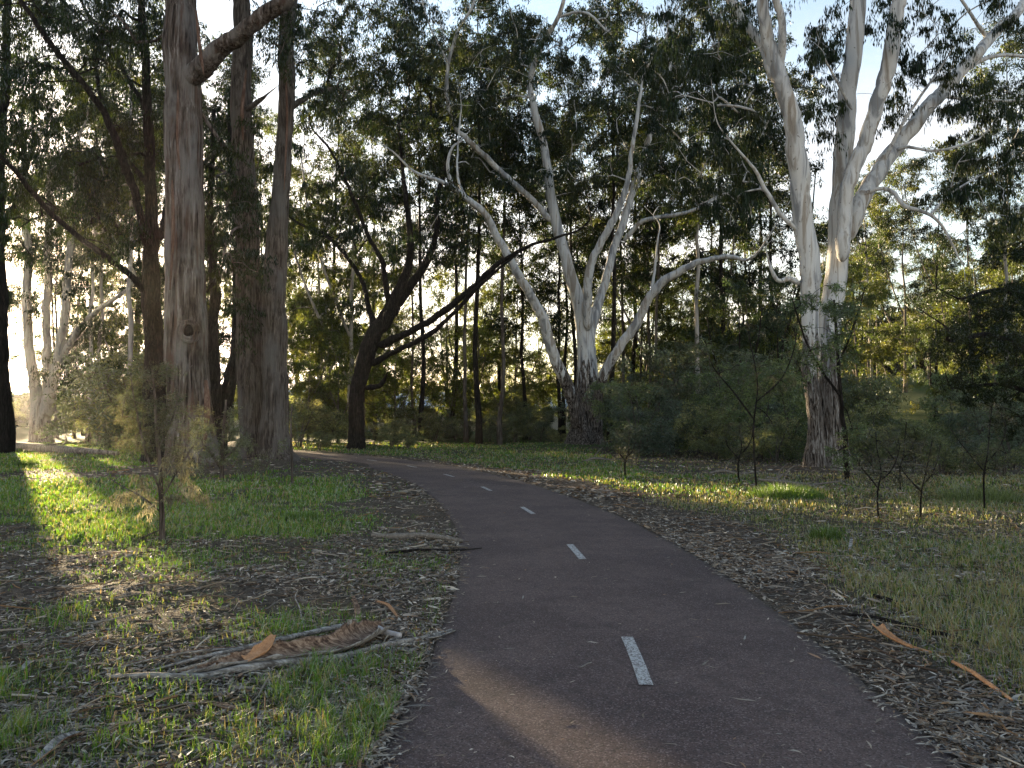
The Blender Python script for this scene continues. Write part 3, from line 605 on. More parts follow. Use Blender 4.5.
# sapling-like trees near the camera ---------------------------------
def sapling(name, label, px, py, hpx, stems, blobs, cols, leaf, per, csz, seed, mat=M_brown, cat='sapling', group=None, r0=.003, droop=.5, twig=7):
    Y0 = gr(px, py)[1]
    return big_tree(name, label, group, cat, Y0, stems, [mat], blobs, leaf, per, csz, cols, .03, r0, seed, droop, M_leaf_thin, 4, twig=twig)
TAN = [(.14, .12, .075), (.11, .095, .06), (.08, .075, .05), (.17, .145, .10)]
sapling('sapling', 'feathery young wattle with drooping tan lower leaves, in the grass near the left gums', 160, 541, 0,
    [[(163, 542, 7), (162, 520, 5.5), (161, 495, 4.5), (160, 470, 4), (157, 440, 3.5), (155, 400, 2.6), (152, 370, 1.6)],
     [(160, 490, 3), (150, 466, 2.4, -.1), (142, 440, 2, -.2), (136, 410, 1.4, -.2)], [(161, 500, 2.6), (176, 474, 2, .1), (190, 450, 1.5, .2)], [(160, 530, 2.4), (150, 534, 2), (138, 540, 1.3), (131, 545, .8)],
     [(158, 450, 2.5), (172, 420, 1.8), (180, 390, 1.2)], [(161, 512, 2), (144, 498, 1.6, -.2), (130, 490, 1, -.3)]],
    [(150, 405, 30, 30, 34, 0, .22), (140, 440, 22, 18, 14, 0, .2), (180, 430, 26, 30, 24, .1, .22), (155, 370, 16, 16, 10, 0, .2)], [(.035, .042, .026), (.045, .045, .026), (.03, .038, .024)], (.045, .0065), 80, .17, 21, droop=.35)
TW = np.random.default_rng(5)
o_ = bpy.data.objects['sapling']
# its dry lower sprays are a look of their own
base = np.array(o_.location); C = np.array([pt(a, b, base[1] + d) for a, b, d in ((130, 494, -.2), (145, 488, -.1), (165, 480, 0), (185, 478, .1), (195, 485, .1), (176, 462, 0), (160, 462, .1), (150, 505, -.1), (122, 498, -.2), (200, 495, .2), (170, 495, -.1), (140, 478, 0), (186, 462, .2))])
lf = MB(); leaves(lf, C, .17, 110, .085, .014, TAN, .75, 7, G=TW)
tag(obj('lower_leaves', lf.mesh('lower_leaves', [M_leaf_thin], False, True, base), o_), 'dry tan drooping lower leaves')
sapling('sapling', 'bushy grey-green sapling against the foot of the massive grey gum', 225, 480, 0,
    [[(222, 481, 5), (222, 460, 4), (224, 430, 3), (226, 400, 2)], [(222, 470, 3), (205, 445, 2.4), (196, 425, 1.6)], [(223, 460, 3), (242, 440, 2), (250, 420, 1.4)]],
    [(225, 430, 26, 30, 26, 0, .4), (205, 452, 20, 16, 10, 0, .3), (245, 455, 18, 18, 8, 0, .3)], [(.06, .07, .04), (.07, .08, .045)], (.07, .013), 80, .3, 22, r0=.005)
sapling('sapling', 'spindly bare-stemmed seedling standing alone in front of the twin trunked gum', 292, 486, 0,
    [[(292, 487, 3.2), (292, 460, 2.6), (291, 430, 2.0), (292, 404, 1.2)], [(292, 440, 1.4), (286, 428, 1), (283, 418, .7)], [(292, 450, 1.4), (299, 440, 1), (302, 430, .7)]],
    [(292, 425, 9, 22, 8, 0, .15), (300, 440, 8, 10, 3, 0, .1), (284, 440, 7, 12, 3, 0, .1)], [(.06, .075, .035)], (.06, .014), 26, .15, 23)
for i, (px, py, h, lean, lab, dens) in enumerate((
        (880, 522, 90, -3, 'gnarled seedling with sparse twiggy crown in the right grass, leftmost of the seedlings there', 1),
        (921, 522, 82, 8, 'thin leaning seedling in the grass, right of the dark gnarled seedling', .7),
        (757, 488, 190, -8, 'tall thin leafy sapling beside the tall white gum', 1.6),
        (740, 482, 60, 0, 'short thin sapling left of the tall white gum, just left of the taller one', .8),
        (626, 478, 46, 3, 'small twiggy seedling on the verge in front of the central white gum', .8),
        (985, 510, 105, 5, 'slight sapling in the grass near the right edge of the picture', 1),
        (901, 492, 70, 4, 'faint slim seedling behind and between the two seedlings in the right grass', .7))):
    st = [[(px, py + 1, 2.2), (px + lean * .2 - 2, py - h * .3, 1.8), (px + lean * .2 + 2, py - h * .55, 1.3), (px + lean, py - h * .8, .9), (px + lean * 1.4, py - h, 1)],
          [(px + lean * .2, py - h * .35, 2.2), (px - h * .12, py - h * .5, 1.6), (px - h * .22, py - h * .62, 1)], [(px + lean * .2, py - h * .45, 2.2), (px + h * .13, py - h * .58, 1.5), (px + h * .2, py - h * .75, .9)]]
    sapling('sapling', lab, px, py, 0, st, [(px, py - h * .75, h * .26, h * .3, int(22 * dens), 0, .25), (px, py - h * .45, h * .25, h * .25, int(14 * dens), 0, .2)], [(.03, .04, .022), (.04, .04, .028)], (.045, .012), 30, .2, 40 + i, mat=M_dark)
sapling('sapling', 'leafy dark sapling growing against the trunk of the tall white gum', 846, 480, 0,
    [[(848, 481, 6), (846, 440, 5), (842, 400, 4), (838, 350, 3), (834, 300, 2)], [(843, 400, 3), (822, 370, 2.4, -.3), (806, 340, 2, -.4), (796, 310, 1.4, -.5)], [(840, 360, 2.5), (852, 330, 2, -.3), (862, 300, 1.4, -.4)]],
    [(815, 325, 34, 40, 26, -.5, .6), (840, 300, 18, 30, 9, -.6, .4), (800, 365, 22, 22, 9, -.4, .4), (845, 440, 18, 24, 9, -.3, .4), (850, 350, 16, 24, 6, -.3, .4)], [(.045, .07, .03), (.06, .09, .035)], (.09, .028), 60, .36, 50, r0=.005, mat=M_dark)

# wattle that reaches in at the right edge -----------------------------
big_tree('wattle_tree', 'dark drooping wattle reaching into the picture from the right edge', None, 'tree', 15.5,
    [[(1080, 505, 26), (1078, 460, 22), (1070, 400, 19), (1066, 340, 16), (1060, 280, 12), (1050, 220, 8)], [(1068, 380, 10), (1030, 350, 8, -.4), (990, 335, 6, -.8), (950, 340, 4, -1)], [(1064, 330, 9), (1030, 300, 7, .3), (1000, 290, 5, .5), (965, 298, 3, .6)], [(1072, 420, 8), (1035, 395, 6, .3), (1000, 385, 4, .6), (965, 388, 3, .9)], [(1060, 290, 7), (1100, 250, 5), (1130, 220, 4)]],
    [M_dark], [(985, 340, 46, 22, 30, -.6, .5), (990, 300, 36, 18, 18, .4, .5), (985, 385, 40, 22, 22, .5, .5), (1040, 330, 40, 60, 40, 0, .8), (1100, 300, 40, 60, 30, 0, .8), (1015, 420, 20, 18, 8, .4, .4), (940, 345, 16, 12, 5, -1, .3)], leaf=(.06, .016), per=170, csz=.3, seed=60, r0=.005, cols=[(.04, .055, .03), (.05, .06, .034)], droop=.6)

# ------------------------------------------------------------------ background trees: prototypes + copies
def proto_tree(kind, seed, h, cs, spread, nsub, ncl, mat, r, lean=.03, cols=DK, fork=0):
    G = np.random.default_rng(seed); tr = MB()
    z = np.linspace(-.4, h, 16); a = G.random() * 6.28
    off = np.cumsum(G.normal(size=(16, 2)) * h * .003, 0) + np.outer(np.linspace(0, 1, 16) ** 1.4, [math.cos(a), math.sin(a)]) * lean * .4 * h; off -= off[0]
    P = np.c_[off, z]; rr = r * .68 * np.clip(1.0 - .88 * np.linspace(0, 1, 16), .1, 1) * np.r_[1.5, 1.12, np.ones(14)]
    tr.tube(P, rr, 12, .05); skel = [spline(P, 3)[int(45 * cs):]]
    for f in range(fork):
        i = 3 + f * 2; b = G.random() * 6.28; L = h * (.75 - .1 * f)
        Q = np.array([P[i], P[i] + np.array([math.cos(b) * .10, math.sin(b) * .10, .2]) * L, P[i] + np.array([math.cos(b) * .22, math.sin(b) * .22, .5]) * L, P[i] + np.array([math.cos(b) * .28, math.sin(b) * .28, .85]) * L])
        Q = spline(Q, 5); tr.tube(Q, np.linspace(rr[i] * .75, .04, len(Q)), 9, .05); skel.append(Q[5:])
    skel = np.vstack(skel); C = []
    for s in range(nsub):
        t = cs + (1 - cs) * ((s + G.random()) / nsub); prof = math.sin(math.pi * min(1, max(.08, (t - cs) / (1 - cs) * .85 + .12))) ** .6
        b = G.random() * 6.28; q = math.sqrt(G.random()) * spread * prof; k0 = int(t * 15)
        c = np.array([P[k0][0] + q * math.cos(b), P[k0][1] + q * math.sin(b), t * h])
        n = max(2, int(ncl / nsub * (.5 + G.random()))); C.append(c + G.normal(size=(n, 3)) * np.array([1, 1, .6]) * spread * .2)
    C = np.vstack(C); grow(tr, skel, C, .014, 4, G=G, rmax=r * .4)
    lf = MB(); leaves(lf, C, .85, 210, .2, .062, cols, .7, 8, G=G)
    if kind != 'low': lf.C = [c_ * .8 for c_ in lf.C]
    return (kind, h, tr.mesh('trunk_' + kind, [mat], True), lf.mesh('crown_' + kind, [M_leaf if kind in ('dark', 'brown') else M_leaf_olive], False, True))
PROT = {
 'dark': [proto_tree('dark', 101, 27, .42, 3.6, 16, 120, M_dark, .24, cols=DK), proto_tree('dark', 102, 24, .35, 3.8, 15, 120, M_dark, .22, .06, cols=DK + OL[:1]), proto_tree('dark', 103, 22, .22, 4.4, 17, 140, M_dark, .26, .05, DK, 1)],
 'brown': [proto_tree('brown', 111, 26, .5, 3.2, 12, 90, M_brown, .20, cols=OL + DK[:2]), proto_tree('brown', 112, 21, .3, 4.0, 15, 110, M_brown, .2, .05, OL, 1)],
 'grey': [proto_tree('grey', 121, 25, .38, 3.8, 14, 110, M_grey, .2, .04, OL + DK[:2], 1), proto_tree('grey', 122, 18, .25, 4.2, 15, 120, M_grey, .2, .06, OL, 2)],
 'pale': [proto_tree('pale', 131, 25, .5, 3.4, 12, 90, M_palebg, .22, .04, OL + DK[:1]), proto_tree('pale', 132, 19, .3, 4.6, 16, 130, M_palebg, .26, .08, OL, 2)],
 'low': [proto_tree('low', 141, 12, .2, 4.2, 15, 90, M_brown, .2, .05, OL + YG[:1], 2), proto_tree('low', 142, 14, .2, 4.6, 16, 110, M_grey, .22, .05, OL + YG, 2), proto_tree('low', 143, 11, .15, 4.0, 15, 100, M_dark, .18, .05, BG_ + OL[:1], 2)],
}
LOOK = {'dark': 'slender black-barked gum', 'brown': 'slender brown-barked gum', 'grey': 'grey-barked gum', 'pale': 'pale-barked gum', 'low': 'low leafy olive tree'}
MARKS = [(-400, None), (0, 'the dark trunk at the left edge'), (41, 'the pale four-stemmed gum'), (189, 'the massive grey gum'), (268, 'the twin trunked gum'), (358, 'the black leaning tree'), (586, 'the central white gum'), (829, 'the tall white gum'), (1020, 'the right edge'), (1600, None)]
ORD = ['first', 'second', 'third', 'fourth', 'fifth', 'sixth', 'seventh', 'eighth', 'ninth', 'tenth', 'eleventh', 'twelfth', 'thirteenth', 'fourteenth', 'fifteenth', 'sixteenth', 'seventeenth', 'eighteenth', 'nineteenth', 'twentieth']
def put_labels(items, group_of):                 # items: [obj, look, px]
    by = {}
    for it in items:
        s = max(i for i in range(len(MARKS) - 1) if it[2] >= MARKS[i][0]); by.setdefault((it[1], s), []).append(it)
    for (look, s), L in by.items():
        L.sort(key=lambda q: q[2]); a, b = MARKS[s][1], MARKS[s + 1][1]
        where = f'between {a[4:] if a.startswith("the ") else a} and {b[4:] if b.startswith("the ") else b}' if a and b else f'beyond {(a or b)}'
        for i, it in enumerate(L):
            od = '' if len(L) == 1 else f', {ORD[i]} from left'
            it[0]['label'] = f'{look} {where}{od}'; it[0]['group'] = group_of[look]
TREES = []
def place_tree(kind, v, px, Y, h=None, wpx=None, rot=None):
    k, ph, tm, cm = PROT[kind][v % len(PROT[kind])]
    x = (px - 512) / FPX * Y; z = tz(x, Y); s = (h or ph) / ph
    o = obj('low_tree' if kind == 'low' else 'gum_tree', None, None, (x, Y, z)); o.rotation_euler = (0, 0, rng.random() * 6.28 if rot is None else rot)
    o['category'] = 'tree'; o.scale = (s, s, s)
    if wpx: f = wpx * Y / FPX / 2 / .2 / s; o.scale = (s, s, s)
    obj('trunk', tm, o); obj('crown', cm, o); TREES.append([o, LOOK[kind], px]); return o
for a in (('dark', 0, 421, 51), ('brown', 0, 414, 56, 22), ('brown', 0, 466, 49), ('dark', 0, 479, 45, 29), ('brown', 0, 500, 44, 25), ('dark', 1, 525, 55, 24), ('dark', 1, 560, 52, 22), ('dark', 0, 574, 55),
          ('dark', 0, 609, 47, 29), ('brown', 0, 648, 56, 24), ('grey', 0, 656, 54), ('pale', 0, 697, 46, 27), ('pale', 0, 127, 43, 27), ('pale', 0, 88, 48, 24), ('pale', 0, 100, 49, 25), ('brown', 1, 58, 58, 20), ('brown', 0, 75, 57, 22),
          ('pale', 1, 352, 50, 21), ('pale', 1, 318, 56, 19), ('pale', 0, 871, 62, 20), ('dark', 1, 936, 58, 20), ('pale', 0, 1007, 46, 24), ('grey', 0, 968, 70, 24), ('grey', 1, 905, 75, 22), ('dark', 2, 770, 55, 24), ('grey', 0, 745, 62, 25),
          ('brown', 0, 622, 58, 28), ('grey', 0, 713, 58, 26), 
          ('dark', 1, 232, 52, 26), ('grey', 0, 300, 68, 24), ('brown', 0, 205, 60, 25), ('dark', 0, -75, 46, 27),
          ('dark', 0, 330, 58, 31), ('dark', 0, 452, 60, 32), ('dark', 1, 500, 64, 33), ('dark', 1, 632, 60, 33), ('dark', 1, 722, 52, 31), ('dark', 0, 765, 62, 33), ('dark', 2, 180, 52, 28), ('dark', 1, 85, 66, 28), ('dark', 0, 140, 64, 30), ('dark', 2, 1060, 40, 22)): place_tree(*a)
taken = [(t[2], t[0].location.y) for t in TREES]
FR = np.random.default_rng(77); kinds = ['dark', 'brown', 'grey', 'pale', 'dark', 'low', 'low', 'grey', 'low']
cnt = 0
for i in range(900):
    if cnt >= 48: break
    px = -120 + 1270 * FR.random(); Y = 52 + 58 * FR.random() ** .9; kd = kinds[FR.integers(0, len(kinds))]
    x = (px - 512) / FPX * Y
    if 60 < px < 800 and Y > 67: continue
    if -140 < px < 160 and (kd == 'low' or Y > 80): continue
    if abs(px - 905) < 60 and Y < 75 or abs(px) < 45: continue
    if min(math.hypot(x - (a - 512) / FPX * b, Y - b) for a, b in taken) < 4.3: continue
    if 190 < px < 620 and (kd == 'low' or cnt % 2): kd = ('dark', 'brown', 'pale')[cnt % 3]
    pr = PROT[kd]; v = FR.integers(0, len(pr)); h = pr[v][1] * (.8 + .35 * FR.random()) * (1 if px < 800 or kd == 'low' else .75)
    if 190 < px < 620: v = 0; h = 25 + 4 * FR.random()
    place_tree(kd, v, px, Y, h, rot=FR.random() * 6.28); taken.append((px, Y)); cnt += 1
for px, Y, h, v in ((972, 52, 10, 1), (995, 54, 12, 0), (858, 56, 11, 1), (1015, 60, 13, 1), (330, 52, 7, 1), (395, 55, 8, 0), (300, 50, 6, 1), (740, 45, 9, 2), (780, 48, 10, 2), (655, 60, 10, 2), (705, 56, 9, 2), (104, 60, 8.5, 0), (135, 56, 8, 1), (165, 50, 7, 1), (245, 56, 8, 0), (345, 62, 9, 0), (385, 66, 10, 1), (470, 68, 10, 0), (505, 60, 8, 1), (540, 66, 10, 0), (325, 70, 10, 1), (450, 56, 6, 0), (620, 66, 9, 1), (365, 54, 6, 1), (490, 74, 11, 1), (372, 76, 11, 0)): place_tree('low', v, px, Y, h)
for px, Y, h, v in ((308, 47, 7.5, 1), (338, 46, 6.5, 0), (322, 58, 11, 0), (375, 60, 12, 1), (448, 66, 14, 1), (478, 60, 12, 0), (515, 66, 14, 1), (585, 66, 14, 1), (640, 60, 13, 0), (670, 66, 14, 1), (350, 68, 14, 0), (725, 62, 14, 0), (700, 52, 10, 1), (65, 70, 13, 0), (112, 64, 13, 1), (150, 62, 13, 0), (205, 58, 12, 1), (245, 62, 12, 0)): place_tree('low', v, px, Y, h)
put_labels(TREES, {LOOK['dark']: 'dark gums standing behind the path bend', LOOK['brown']: 'brown gums standing behind the path bend', LOOK['grey']: 'grey gums in the forest behind', LOOK['pale']: 'pale gums in the forest behind', LOOK['low']: 'low trees in the forest behind'})

# ------------------------------------------------------------------ shrubs
def proto_shrub(seed, h, w, ncl, cols, L, W, mat=M_brown, per=110, size=.42):
    G = np.random.default_rng(seed); tr = MB(); sk = []
    for s in range(5):
        b = G.random() * 6.28; q = w * .35 * (.3 + G.random()); P = spline([[0.05 * math.cos(b), .05 * math.sin(b), -.15], [q * .3 * math.cos(b), q * .3 * math.sin(b), h * .3], [q * math.cos(b), q * math.sin(b), h * (.6 + .25 * G.random())]], 5)
        tr.tube(P, np.linspace(.035, .012, len(P)), 6, .05); sk.append(P[3:])
    q_ = G.normal(size=(9, 3)) * [w * .28, w * .28, h * .2]; C = q_[G.integers(0, 9, ncl)] + G.normal(size=(ncl, 3)) * [w * .11, w * .11, h * .12] + [0, 0, h * .55]; C[:, 2] = np.clip(C[:, 2], h * .1, h * 1.05)
    grow(tr, np.vstack(sk), C, .005, 4, G=G, rmax=.03)
    lf = MB(); leaves(lf, C, size, per, L, W, cols, .35, 8, G=G)
    return h, tr.mesh('stems', [mat], True), lf.mesh('foliage', [M_leaf_thin], False, True)
SH = [proto_shrub(201, 3.2, 3.0, 90, BG_, .13, .035), proto_shrub(202, 2.6, 2.6, 70, OL, .12, .04), proto_shrub(203, 3.6, 2.4, 80, [(.05, .08, .03), (.07, .10, .03)], .13, .045), proto_shrub(204, 2.4, 3.2, 80, YG + OL[:1], .12, .04), proto_shrub(205, 1.5, 1.8, 60, OL + YG[:1], .09, .028, size=.3)]
SLOOK = ['feathery blue-green shrub', 'olive green shrub', 'upright bright green shrub', 'yellow-green spreading shrub', 'knee-high leafy bush']
SHR = []
def place_shrub(v, px, Y, h):
    ph, tm, cm = SH[v]; x = (px - 512) / FPX * Y; s = h / ph
    h = h * ((.45 if 385 < px < 475 or 540 < px < 600 else .6) + .3 * rng.random()) if 270 < px < 600 and Y > 42 else h; s = h / ph; o = obj('shrub', None, None, (x, Y, tz(x, Y))); o.rotation_euler = (0, 0, FR.random() * 6.28); o.scale = (s * 1.1, s * 1.1, s); o['category'] = 'shrub'
    obj('stems', tm, o); obj('foliage', cm, o); SHR.append([o, SLOOK[v], px])
for a in ((2, 622, 36, 2.9), (0, 640, 33, 3.0), (0, 672, 34, 2.4), (3, 700, 33, 2.0), (0, 655, 42, 5), (0, 735, 40, 5.5), (2, 760, 30, 3.4), (2, 725, 34, 3.2), (0, 775, 38, 5), (2, 790, 29, 3), (3, 715, 31, 1.8), (3, 775, 27, 1.5), (0, 690, 46, 6), (0, 720, 50, 6.5),
          (3, 868, 26, 1.9), (3, 905, 25, 1.3), (3, 935, 28, 1.35), (2, 960, 31, 3), (0, 985, 27, 2.6), (0, 1010, 24, 2.2), (1, 915, 24, 1.2), (0, 862, 36, 3.2), (2, 1010, 35, 3.5), (0, 1035, 30, 3.5), (1, 860, 33, 3), (4, 870, 24, .9), (4, 940, 22, .8), (4, 1000, 21, .9), (4, 715, 29, .8),
          (3, 330, 43, 2.6), (3, 300, 41, 2.4), (1, 318, 48, 3.4), (3, 375, 43, 1.8), (1, 395, 47, 2.8), (0, 412, 50, 3.2), (1, 436, 48, 2.4), (0, 455, 52, 3), (0, 490, 50, 3), (1, 515, 48, 2.6), (0, 540, 50, 3.2), (3, 560, 44, 1.3), (1, 530, 54, 3.6), (4, 392, 41, .9), (4, 408, 40, .7), (0, 615, 50, 4.5), (0, 595, 56, 5), (0, 470, 58, 4), (1, 420, 60, 4),
          (1, 118, 38, 4.2), (1, 140, 37, 4.6), (0, 163, 40, 4.8), (1, 178, 38, 3.6), (3, 108, 52, 2.2), (4, 320, 37.5, .8), (1, 285, 46, 3.2), (1, 10, 75, 3)): place_shrub(*a)
n0 = len(SHR)
for i in range(400):
    if len(SHR) - n0 >= 20: break
    px = 260 + 840 * FR.random(); Y = 50 + 35 * FR.random()
    if 860 < px < 955 and Y < 78: continue
    if 385 < px < 475 or 540 < px < 605: continue
    place_shrub(int(FR.integers(0, 3)), px, Y, 3 + 2.4 * FR.random())
put_labels(SHR, {SLOOK[i]: ['feathery shrubs in the undergrowth', 'olive shrubs in the undergrowth', 'bright green shrubs in the undergrowth', 'yellow-green shrubs in the undergrowth', 'small bushes in the undergrowth'][i] for i in range(5)})

# grass tussocks -------------------------------------------------------
def tussock(px, py, r, h, n, lab, col):
    G = np.random.default_rng(int(px)); c = gr(px, py); b = np.array([c[0], c[1], tz(*c)]); m_ = MB()
    a = G.random(n) * 6.283; q = r * np.sqrt(G.random(n)); B = np.stack([q * np.cos(a), q * np.sin(a) * .6, 0 * a - .01], 1)
    az = a + G.normal(size=n) * .9; o_ = np.stack([np.cos(az), np.sin(az), 0 * az], 1); hh = h * (.35 + .8 * G.random((n, 1))) * (1 - .55 * (q[:, None] / r) ** 2); up = np.array([0, 0, 1.])
    ln = hh * (.1 + .7 * G.random((n, 1))); w = (.0015 + .0015 * G.random((n, 1))) * (1 + c[1] * .07); s = np.stack([-np.sin(az), np.cos(az), 0 * az], 1); sx = G.normal(size=(n, 1)); s = unit(s * sx + o_ * (1 - np.abs(sx)) )
    Mi = B + o_ * ln * .3 + up * hh * .6; T = B + o_ * ln + up * hh * (1 - .2 * ln / hh)
    V = np.stack([B - s * w, B + s * w, Mi + s * w, Mi - s * w, T], 1).reshape(-1, 3); i = np.arange(n)[:, None] * 5
    C = np.array(col) * (.6 + .8 * G.random((n, 1)))
    m_.add(V, i + np.array([[0, 1, 2, 3]]), i + np.array([[3, 2, 4]]), np.repeat(C, 5, 0))
    tag(obj('grass_tussock', m_.mesh('grass_tussock', [M_grass], False, True), None, b), lab, 'tussock', 'grass tussocks on the verges')
tussock(785, 500, .75, .34, 1500, 'wide green tussock on the right verge before the tall white gum', (.10, .16, .045))
tussock(826, 541, .22, .24, 500, 'small dark green tussock at the litter edge right of the path', (.10, .15, .05))
tussock(975, 500, .9, .4, 1500, 'large soft grey-green tussock near the right edge of the grass', (.14, .17, .09))
tussock(28, 466, .4, .3, 600, 'dark grass tuft on the sunny lawn by the left edge trunk', (.05, .09, .025))
tussock(300, 520, .3, .2, 350, 'green tuft on the lawn left of the path near the fallen branch', (.09, .15, .04))
tussock(70, 452, .5, .3, 400, 'grass tuft beside the fallen log on the left lawn', (.10, .14, .035))

# ------------------------------------------------------------------ fallen bark, sticks, log
M_barkout = bark_mat('grey_fallen_bark', [(.4, (.08, .068, .058)), (.5, (.20, .18, .16)), (.62, (.38, .36, .33))], fur=(3, 22, 18), bump=.5, di=.006)
M_barkin = bark_mat('brown_inner_bark', [(.4, (.045, .027, .02)), (.5, (.15, .095, .065)), (.62, (.34, .24, .17))], fur=(3, 22, 18), bump=.5, di=.006)
M_orange = bark_mat('orange_inner_bark', [(.3, (.24, .12, .06)), (.5, (.42, .22, .11)), (.7, (.55, .33, .19))], fur=(20, 20, 20), bump=.4, di=.005)
M_stick = bark_mat('weathered_stick', [(.3, (.07, .058, .048)), (.5, (.15, .13, .11)), (.7, (.27, .25, .22))], fur=(20, 20, 20), bump=.5, di=.006)
def gz(px, py, dz=0.0): c = gr(px, py); return np.array([c[0], c[1], tz(*c) + dz])
def trough(name, cat, lab, pts, w, ang, mats, th=.006, openup=1, group=None, twist=0.0, rag=.15, seed=1, tilt=0.0):
    """a curled sheet of shed bark: half-pipe section w wide, outer and inner faces of different colour"""
    G = np.random.default_rng(seed); P = spline(np.array(pts, float), 8); n = len(P); base = P[0].copy(); base[2] = tz(base[0], base[1]); P = P - base
    w = np.interp(np.linspace(0, 1, n), np.linspace(0, 1, len(w)), w); ang = np.interp(np.linspace(0, 1, n), np.linspace(0, 1, len(ang)), ang)
    T = unit(np.gradient(P, axis=0)); U = np.array([0, 0, 1.]); Sd = unit(np.cross(T, U)); Up = np.cross(Sd, T)
    K = 13; rows = []
    for j in range(K):
        f = (j / (K - 1) - .5); jag = 1 + rag * 1.6 * (vnoise(np.arange(n) * .9 + j * .02, 0 * np.arange(n), 2.3, seed) - .5) * (abs(f) > .4)
        a = f * ang * jag; r = w / np.maximum(ang, .3)
        x = r * np.sin(a); z = r * (1 - np.cos(a)) * openup
        tw = tilt + twist * np.linspace(0, 1, n)
        rows.append(P + Sd * (x * np.cos(tw) - z * np.sin(tw))[:, None] + Up * (x * np.sin(tw) + z * np.cos(tw) + G.random(n) * .004)[:, None])
    V1 = np.stack(rows, 1); V2 = V1 - Up[:, None] * th * openup
    I = (np.arange(n - 1)[:, None] * K + np.arange(K - 1)[None]); Q1 = np.stack([I, I + 1, I + K + 1, I + K], -1).reshape(-1, 4); Q2 = Q1[:, ::-1] + n * K
    e = [(i * K, (i + 1) * K, (i + 1) * K + n * K, i * K + n * K) for i in range(n - 1)] + [((i + 1) * K + K - 1, i * K + K - 1, i * K + K - 1 + n * K, (i + 1) * K + K - 1 + n * K) for i in range(n - 1)]
    e += [(j + 1, j, j + n * K, j + 1 + n * K) for j in range(K - 1)] + [((n - 1) * K + j, (n - 1) * K + j + 1, (n - 1) * K + j + 1 + n * K, (n - 1) * K + j + n * K) for j in range(K - 1)]
    V = np.vstack([V1.reshape(-1, 3), V2.reshape(-1, 3)]); V[:, 2] = np.maximum(V[:, 2], -.03)
    me = mesh(name, V, np.vstack([Q1, Q2, np.array(e)]), None, None, list(mats), True, np.r_[np.ones(len(Q1)), np.zeros(len(Q2) + len(e))])
    return tag(obj(name, me, None, base), lab, cat, group)
def stick(name, cat, lab, pts, r, mat=M_stick, subs=(), seg=9, group=None, rough=.08):
    P = np.array(pts, float); base = P[0].copy(); m_ = MB(); PR = spline(P - base, 6); m_.tube(PR, np.interp(np.linspace(0, 1, len(PR)), np.linspace(0, 1, len(r)), r), seg, rough)
    for q, rr in subs: q = spline(np.array(q, float) - base, 4); m_.tube(q, np.linspace(rr, rr * .4, len(q)), 6, .05)
    return tag(obj(name, m_.mesh(name, [mat], True), None, base), lab, cat, group)
trough('bark_slab', 'bark', 'long curled slab of brown bark with rolled grey edges, lying left of the path', [gz(165, 682, .02), gz(205, 676, .03), gz(240, 670, .035), gz(280, 666, .035), gz(320, 660, .04), gz(352, 652, .045), gz(372, 641, .05), gz(386, 634, .05)], [.07, .13, .18, .25, .29, .30, .26, .16], [4.4, 3.6, 2.8, 2.5, 2.4, 2.6, 3.0], [M_barkout, M_barkin], twist=.15, seed=3, tilt=-.3, rag=.3, th=.008)
stick('bark_roll', 'bark', 'pale grey tightly rolled strip of bark along the near edge of the curled slab', [gz(107, 684, .025), gz(150, 683, .03), gz(200, 681, .025), gz(240, 676, .035), gz(290, 670, .03), gz(340, 661, .03), gz(385, 650, .03), gz(420, 642, .025), gz(452, 632, .02)], [.011, .02, .022, .026, .024, .022, .02, .014, .006], M_barkout, rough=.16)
trough('bark_curl', 'bark', 'orange upturned flap of bark torn from the middle of the curled slab', [gz(246, 672, .06), gz(262, 668, .09), gz(274, 662, .17)], [.14, .16, .05], [1.4, 2.0, 2.4], [M_orange, M_orange], seed=5, rag=.5)
trough('bark_strip', 'bark', 'thin dark strip of bark behind the curled slab', [gz(90, 682, .02), gz(150, 668, .03), gz(200, 662, .04), gz(250, 655, .03), gz(290, 650, .02)], [.02, .04, .05, .04, .01], [2.4, 2.8, 2.6, 2.2], [M_barkout, M_barkin], seed=6)
stick('bark_roll', 'bark', 'thin grey rolled bark strip running along the far edge of the curled slab', [gz(150, 676, .02), gz(200, 668, .04), gz(250, 658, .06), gz(300, 647, .08), gz(345, 637, .08), gz(380, 632, .05)], [.006, .012, .015, .016, .018, .014], M_barkout, rough=.15)
stick('branch', 'branch', 'bleached chunky branch stub at the path end of the curled slab', [gz(322, 633, .03), gz(350, 634, .045), gz(368, 632, .05), gz(384, 637, .04), gz(400, 641, .035)], [.012, .022, .03, .028, .022], bark_mat('bleached_wood', [(.3, (.26, .23, .21)), (.5, (.42, .38, .36)), (.7, (.55, .5, .47))], bump=.4, di=.006), rough=.12)
trough('bark_curl', 'bark', 'small upright red-brown bark curl beyond the bleached branch stub', [gz(357, 622, .0), gz(357, 618, .05), gz(353, 612, .12)], [.05, .07, .03], [2.0, 2.6, 2.4], [M_barkin, M_barkin], seed=7, rag=.4)
trough('bark_curl', 'bark', 'curved brown bark flake near the path edge beyond the bleached stub', [gz(376, 606, .03), gz(388, 612, .04), gz(398, 620, .015)], [.03, .05, .02], [2.6, 2.4], [M_barkin, M_orange], seed=8, rag=.3)
trough('bark_strip', 'bark', 'dark brown curled strip in the litter below the curled slab', [gz(198, 707, .02), gz(225, 712, .03), gz(258, 721, .02)], [.03, .05, .03], [2.6, 2.4], [M_barkin, M_barkin], seed=9)
